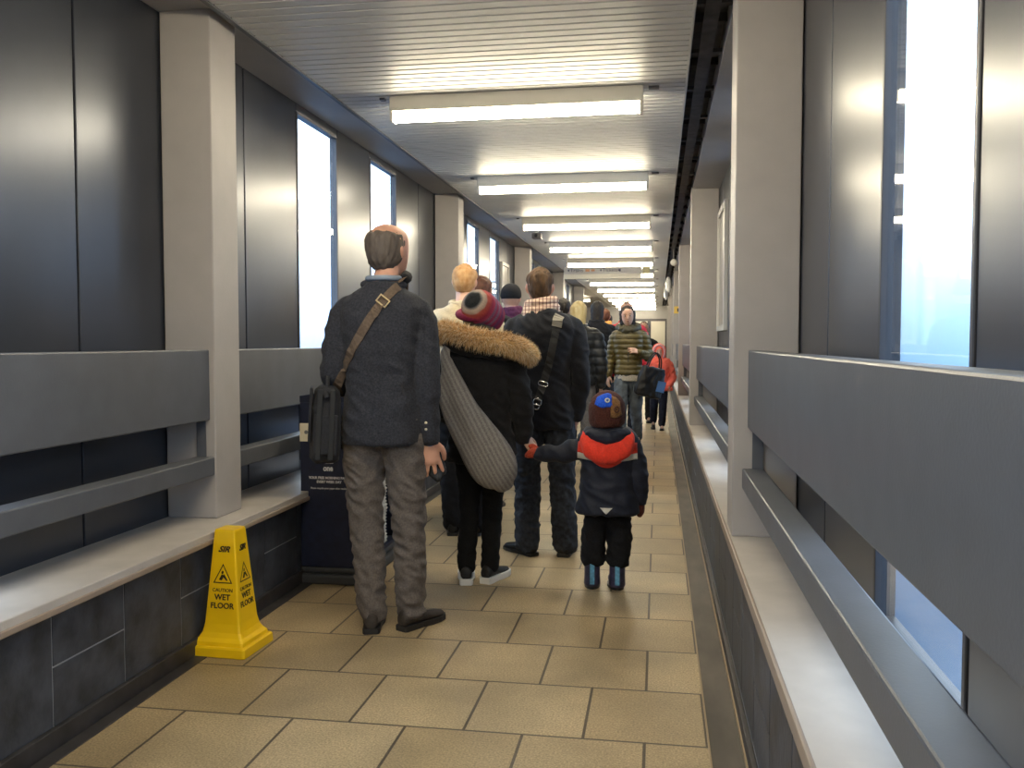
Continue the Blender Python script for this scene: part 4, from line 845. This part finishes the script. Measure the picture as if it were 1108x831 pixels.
# --- red coated child farther back
def red_child():
    H = 1.30; P = person((.015, 13.8, 0), 180, 'child in coral red hooded coat walking towards the camera by the right wall')
    J = joints(H, head=(0, .02, 1.18), neck=(0, 0, 1.06), shl=(-.135, 0, 1.0), shr=(.135, 0, 1.0), ell=(-.205, 0, .80), wrl=(-.16, .09, .68), elr=(.20, 0, .80), wrr=(.21, .03, .64), anl=(-.05, .10, .07), anr=(.08, -.12, .11), knl=(-.06, .10, .35), knr=(.07, .02, .35))
    HM = head_matrix(J, 0, -6, 0); hh = .205
    body(P, J, H, hh, HM, M_skin, {'l': dict(d=(0, .2, -1), back=(-1, 0, 0), L=.13, side=1), 'r': dict(d=(0, .2, -1), back=(1, 0, 0), L=.13, side=-1)}, voxel=.007, face=True)
    m = cloth('coral_shell', (.85, .15, .10), var=.12, bump=.1); c = coat(P, J, H, m, hem=.46, w=1.25, d=1.3, sl=1.35, flare=.03, amp=.010, name='coat', voxel=.01)
    hb = MB(); S = HM @ Matrix.Scale(hh, 4)
    hb.rings(zspec([(-.62, 0, -.05, .40, .38), (-.3, 0, -.12, .48, .44), (0, 0, -.14, .50, .50), (.3, 0, -.12, .47, .50), (.52, 0, -.10, .32, .38), (.62, 0, -.10, .10, .12)], 3), 24, M=S); fuse(hb, 'hood', m, P, .009, 2, folds(.006))
    MB().tube([S @ Vector((.40 * math.cos(a), .24 + .05 * math.sin(a), .0 + .55 * math.sin(a))) for a in [2 * PI * j / 16 for j in range(16)]], .018, 8, 3, closed=True).build('hood_trim', cloth('pink_fleece', (.75, .36, .36)), P, smooth=True)
    hair(P, HM, hh, mat('black_brown_hair', (.020, .012, .009), .55), [(t, cx, cy - .01, rx, ry * .97) for t, cx, cy, rx, ry in SHORT[3:]], seed=3, amp=.004)
    trousers(P, J, H, cloth('dark_navy_twill', (.014, .016, .028)), w=1.1, thigh=1.1, knee=1.2, cuff=1.2, voxel=.01, end=-.01)
    shoe(P, (-.05, .10, 0), .20, M_black, M_black, 0, high=.03, name='boot'); shoe(P, (.08, -.12, .11), .20, M_black, M_black, 0, high=.03, pitch=-15, name='boot')
red_child()

# --- the rest of the queue and passers-by
def bystander(x, y, H, rz, label, coatm, hairm, trm, hem=.46, longhair=False, hat=None, scarf=None, face=False, tilt=0, yaw=0, w=1.05, bald=False, anx=.09, skin=None, puff=0, walk=0):
    P = person((x, y, 0), rz, label); k = H / 1.8
    J = joints(H, shl=(-.182 * k, 0, 1.43 * k), shr=(.182 * k, 0, 1.43 * k), ell=(-.245 * k, -.02, 1.12 * k), wrl=(-.235 * k, .07, .90 * k), elr=(.245 * k, -.02, 1.12 * k), wrr=(.235 * k, .07, .90 * k), anl=(-anx, walk, .085), anr=(anx, -walk, .085 + abs(walk) * .2))
    HM = head_matrix(J, yaw, 0, tilt); hh = .238
    body(P, J, H, hh, HM, skin or M_skin, {'l': dict(d=(0, .15, -1), back=(-1, -.2, 0), L=.185, side=1, curl=.35), 'r': dict(d=(0, .15, -1), back=(1, -.2, 0), L=.185, side=-1, curl=.35)}, voxel=.0075, face=face)
    dsp = None
    if puff: dsp = lambda co, no: .014 * (np.abs(np.sin(PI * co[:, 2] / .09)) ** .6) - .006
    coat(P, J, H, coatm, hem=hem, w=w, d=w, sl=w * (1.15 if puff else 1), amp=.008, disp=dsp, voxel=.011, name='coat', flare=.004)
    trousers(P, J, H, trm, w=1.0, thigh=1.05, knee=1.1, cuff=1.1, voxel=.011, end=.02)
    MB().tube([(.085 * math.cos(a) * k, (-.015 + .075 * math.sin(a)) * k, (1.535 + .012 * math.sin(a)) * k) for a in [2 * PI * j / 12 for j in range(12)]], .022, 10, 3, closed=True).build('collar', coatm, P, smooth=True)
    if hairm: hair(P, HM, hh, hairm, [(t, cx, cy - (.04 if face else 0), rx, ry) for t, cx, cy, rx, ry in (LONG if longhair else SHORT)], seed=int(x * 10) % 9, voxel=.008)
    if hat:
        hb = MB(); hb.rings(zspec([(.0, 0, -.05, .36, .44), (.1, 0, -.04, .39, .47), (.25, 0, -.03, .385, .47), (.4, 0, -.02, .33, .41), (.52, 0, -.02, .22, .28), (.58, 0, -.02, .07, .09)], 3), 26, M=HM @ Matrix.Scale(hh, 4)); fuse(hb, 'knit_hat', hat, P, .008, 2)
    if scarf:
        mb = MB()
        for z, rr in ((1.50, .10), (1.54, .092), (1.575, .08)): mb.tube([(rr * k * math.cos(a), (-.01 + rr * .9 * math.sin(a)) * k, z * k + .01 * math.sin(a + z * 9)) for a in [2 * PI * j / 12 for j in range(12)]], .028, 10, 3, closed=True)
        fuse(mb, 'scarf', scarf, P, .009, 2, folds(.005, 20, 20, 30))
    ms = mat('black_leather_shoe', (.010, .010, .012), .35)
    shoe(P, (-anx, walk, 0), .28, ms, M_black, 5); shoe(P, (anx, -walk, 0), .28, ms, M_black, -12)
    return P
blk = cloth('black_wool', (.010, .010, .012)); dkt = cloth('black_twill', (.010, .010, .013)); grt = cloth('grey_twill', (.14, .13, .13))
bystander(-1.31, 6.02, 1.87, 6, 'man with short strawberry blond hair in a cream coat, black trousers', cloth('cream_wool', (.62, .50, .33), var=.1), mat('strawberry_hair', (.48, .24, .09), .8, col2=(.62, .38, .18), vscale=30), dkt, hem=.44, tilt=4, yaw=-6, anx=.085, skin=mat('fair_skin', (.72, .42, .30), .5, sss=.08))
bystander(-1.385, 6.98, 1.86, 0, 'person with reddish brown hair mostly hidden behind the blond man in cream', blk, mat('reddish_hair', (.13, .045, .02), .6, var=.3, vscale=30), dkt)
bystander(-1.29, 7.85, 1.84, 0, 'person in dark knit hat with purple scarf, seen above the striped beanie', cloth('plum_wool', (.06, .02, .04)), None, dkt, hat=cloth('black_knit', (.012, .012, .015)), scarf=cloth('purple_knit', (.10, .025, .07)), w=1.0)
bystander(-1.12, 10.7, 1.86, 0, 'person with short dark hair just right of the man with the check scarf', blk, mat('near_black_hair', (.018, .013, .010), .6), dkt)
bystander(-.83, 9.45, 1.76, -4, 'person with blond bob in black quilted coat, right of the man with the check scarf', mat('black_nylon_coat', (.014, .016, .019), .5, var=.2, vscale=20), mat('pale_blond_hair', (.62, .46, .20), .6, col2=(.72, .60, .34), vscale=30, stretch=(1, 1, .3)), grt, hem=.50, longhair=True, puff=1, w=1.1)
bystander(-.80, 11.9, 1.88, 0, 'person with black hair just right of the blond bob', blk, mat('near_black_hair', (.018, .013, .010), .6), dkt, longhair=True)
bystander(-.80, 13.6, 1.84, 0, 'person with orange yellow scarf and grey jacket, left of the olive jacket', cloth('grey_wool', (.16, .15, .16)), mat('reddish_hair', (.13, .045, .02), .6), dkt, scarf=cloth('orange_knit', (.80, .38, .10)))
bystander(-.90, 16.3, 1.84, 0, 'far person in dark coat behind the orange scarf', blk, mat('near_black_hair', (.018, .013, .010), .6), dkt)
bystander(-.43, 12.35, 1.88, 180, 'man in red jacket walking right behind the woman in the olive jacket', cloth('red_shell', (.58, .03, .045), var=.12), mat('reddish_hair', (.13, .045, .02), .6), cloth('dark_navy_twill', (.014, .016, .028)), face=True, w=1.2, skin=M_skin2, walk=.1)
bystander(-.235, 15.0, 1.66, 180, 'person in black jacket behind the right shoulder of the olive jacket', blk, mat('dark_red_hair', (.07, .015, .012), .6), dkt, face=True, w=1.05)
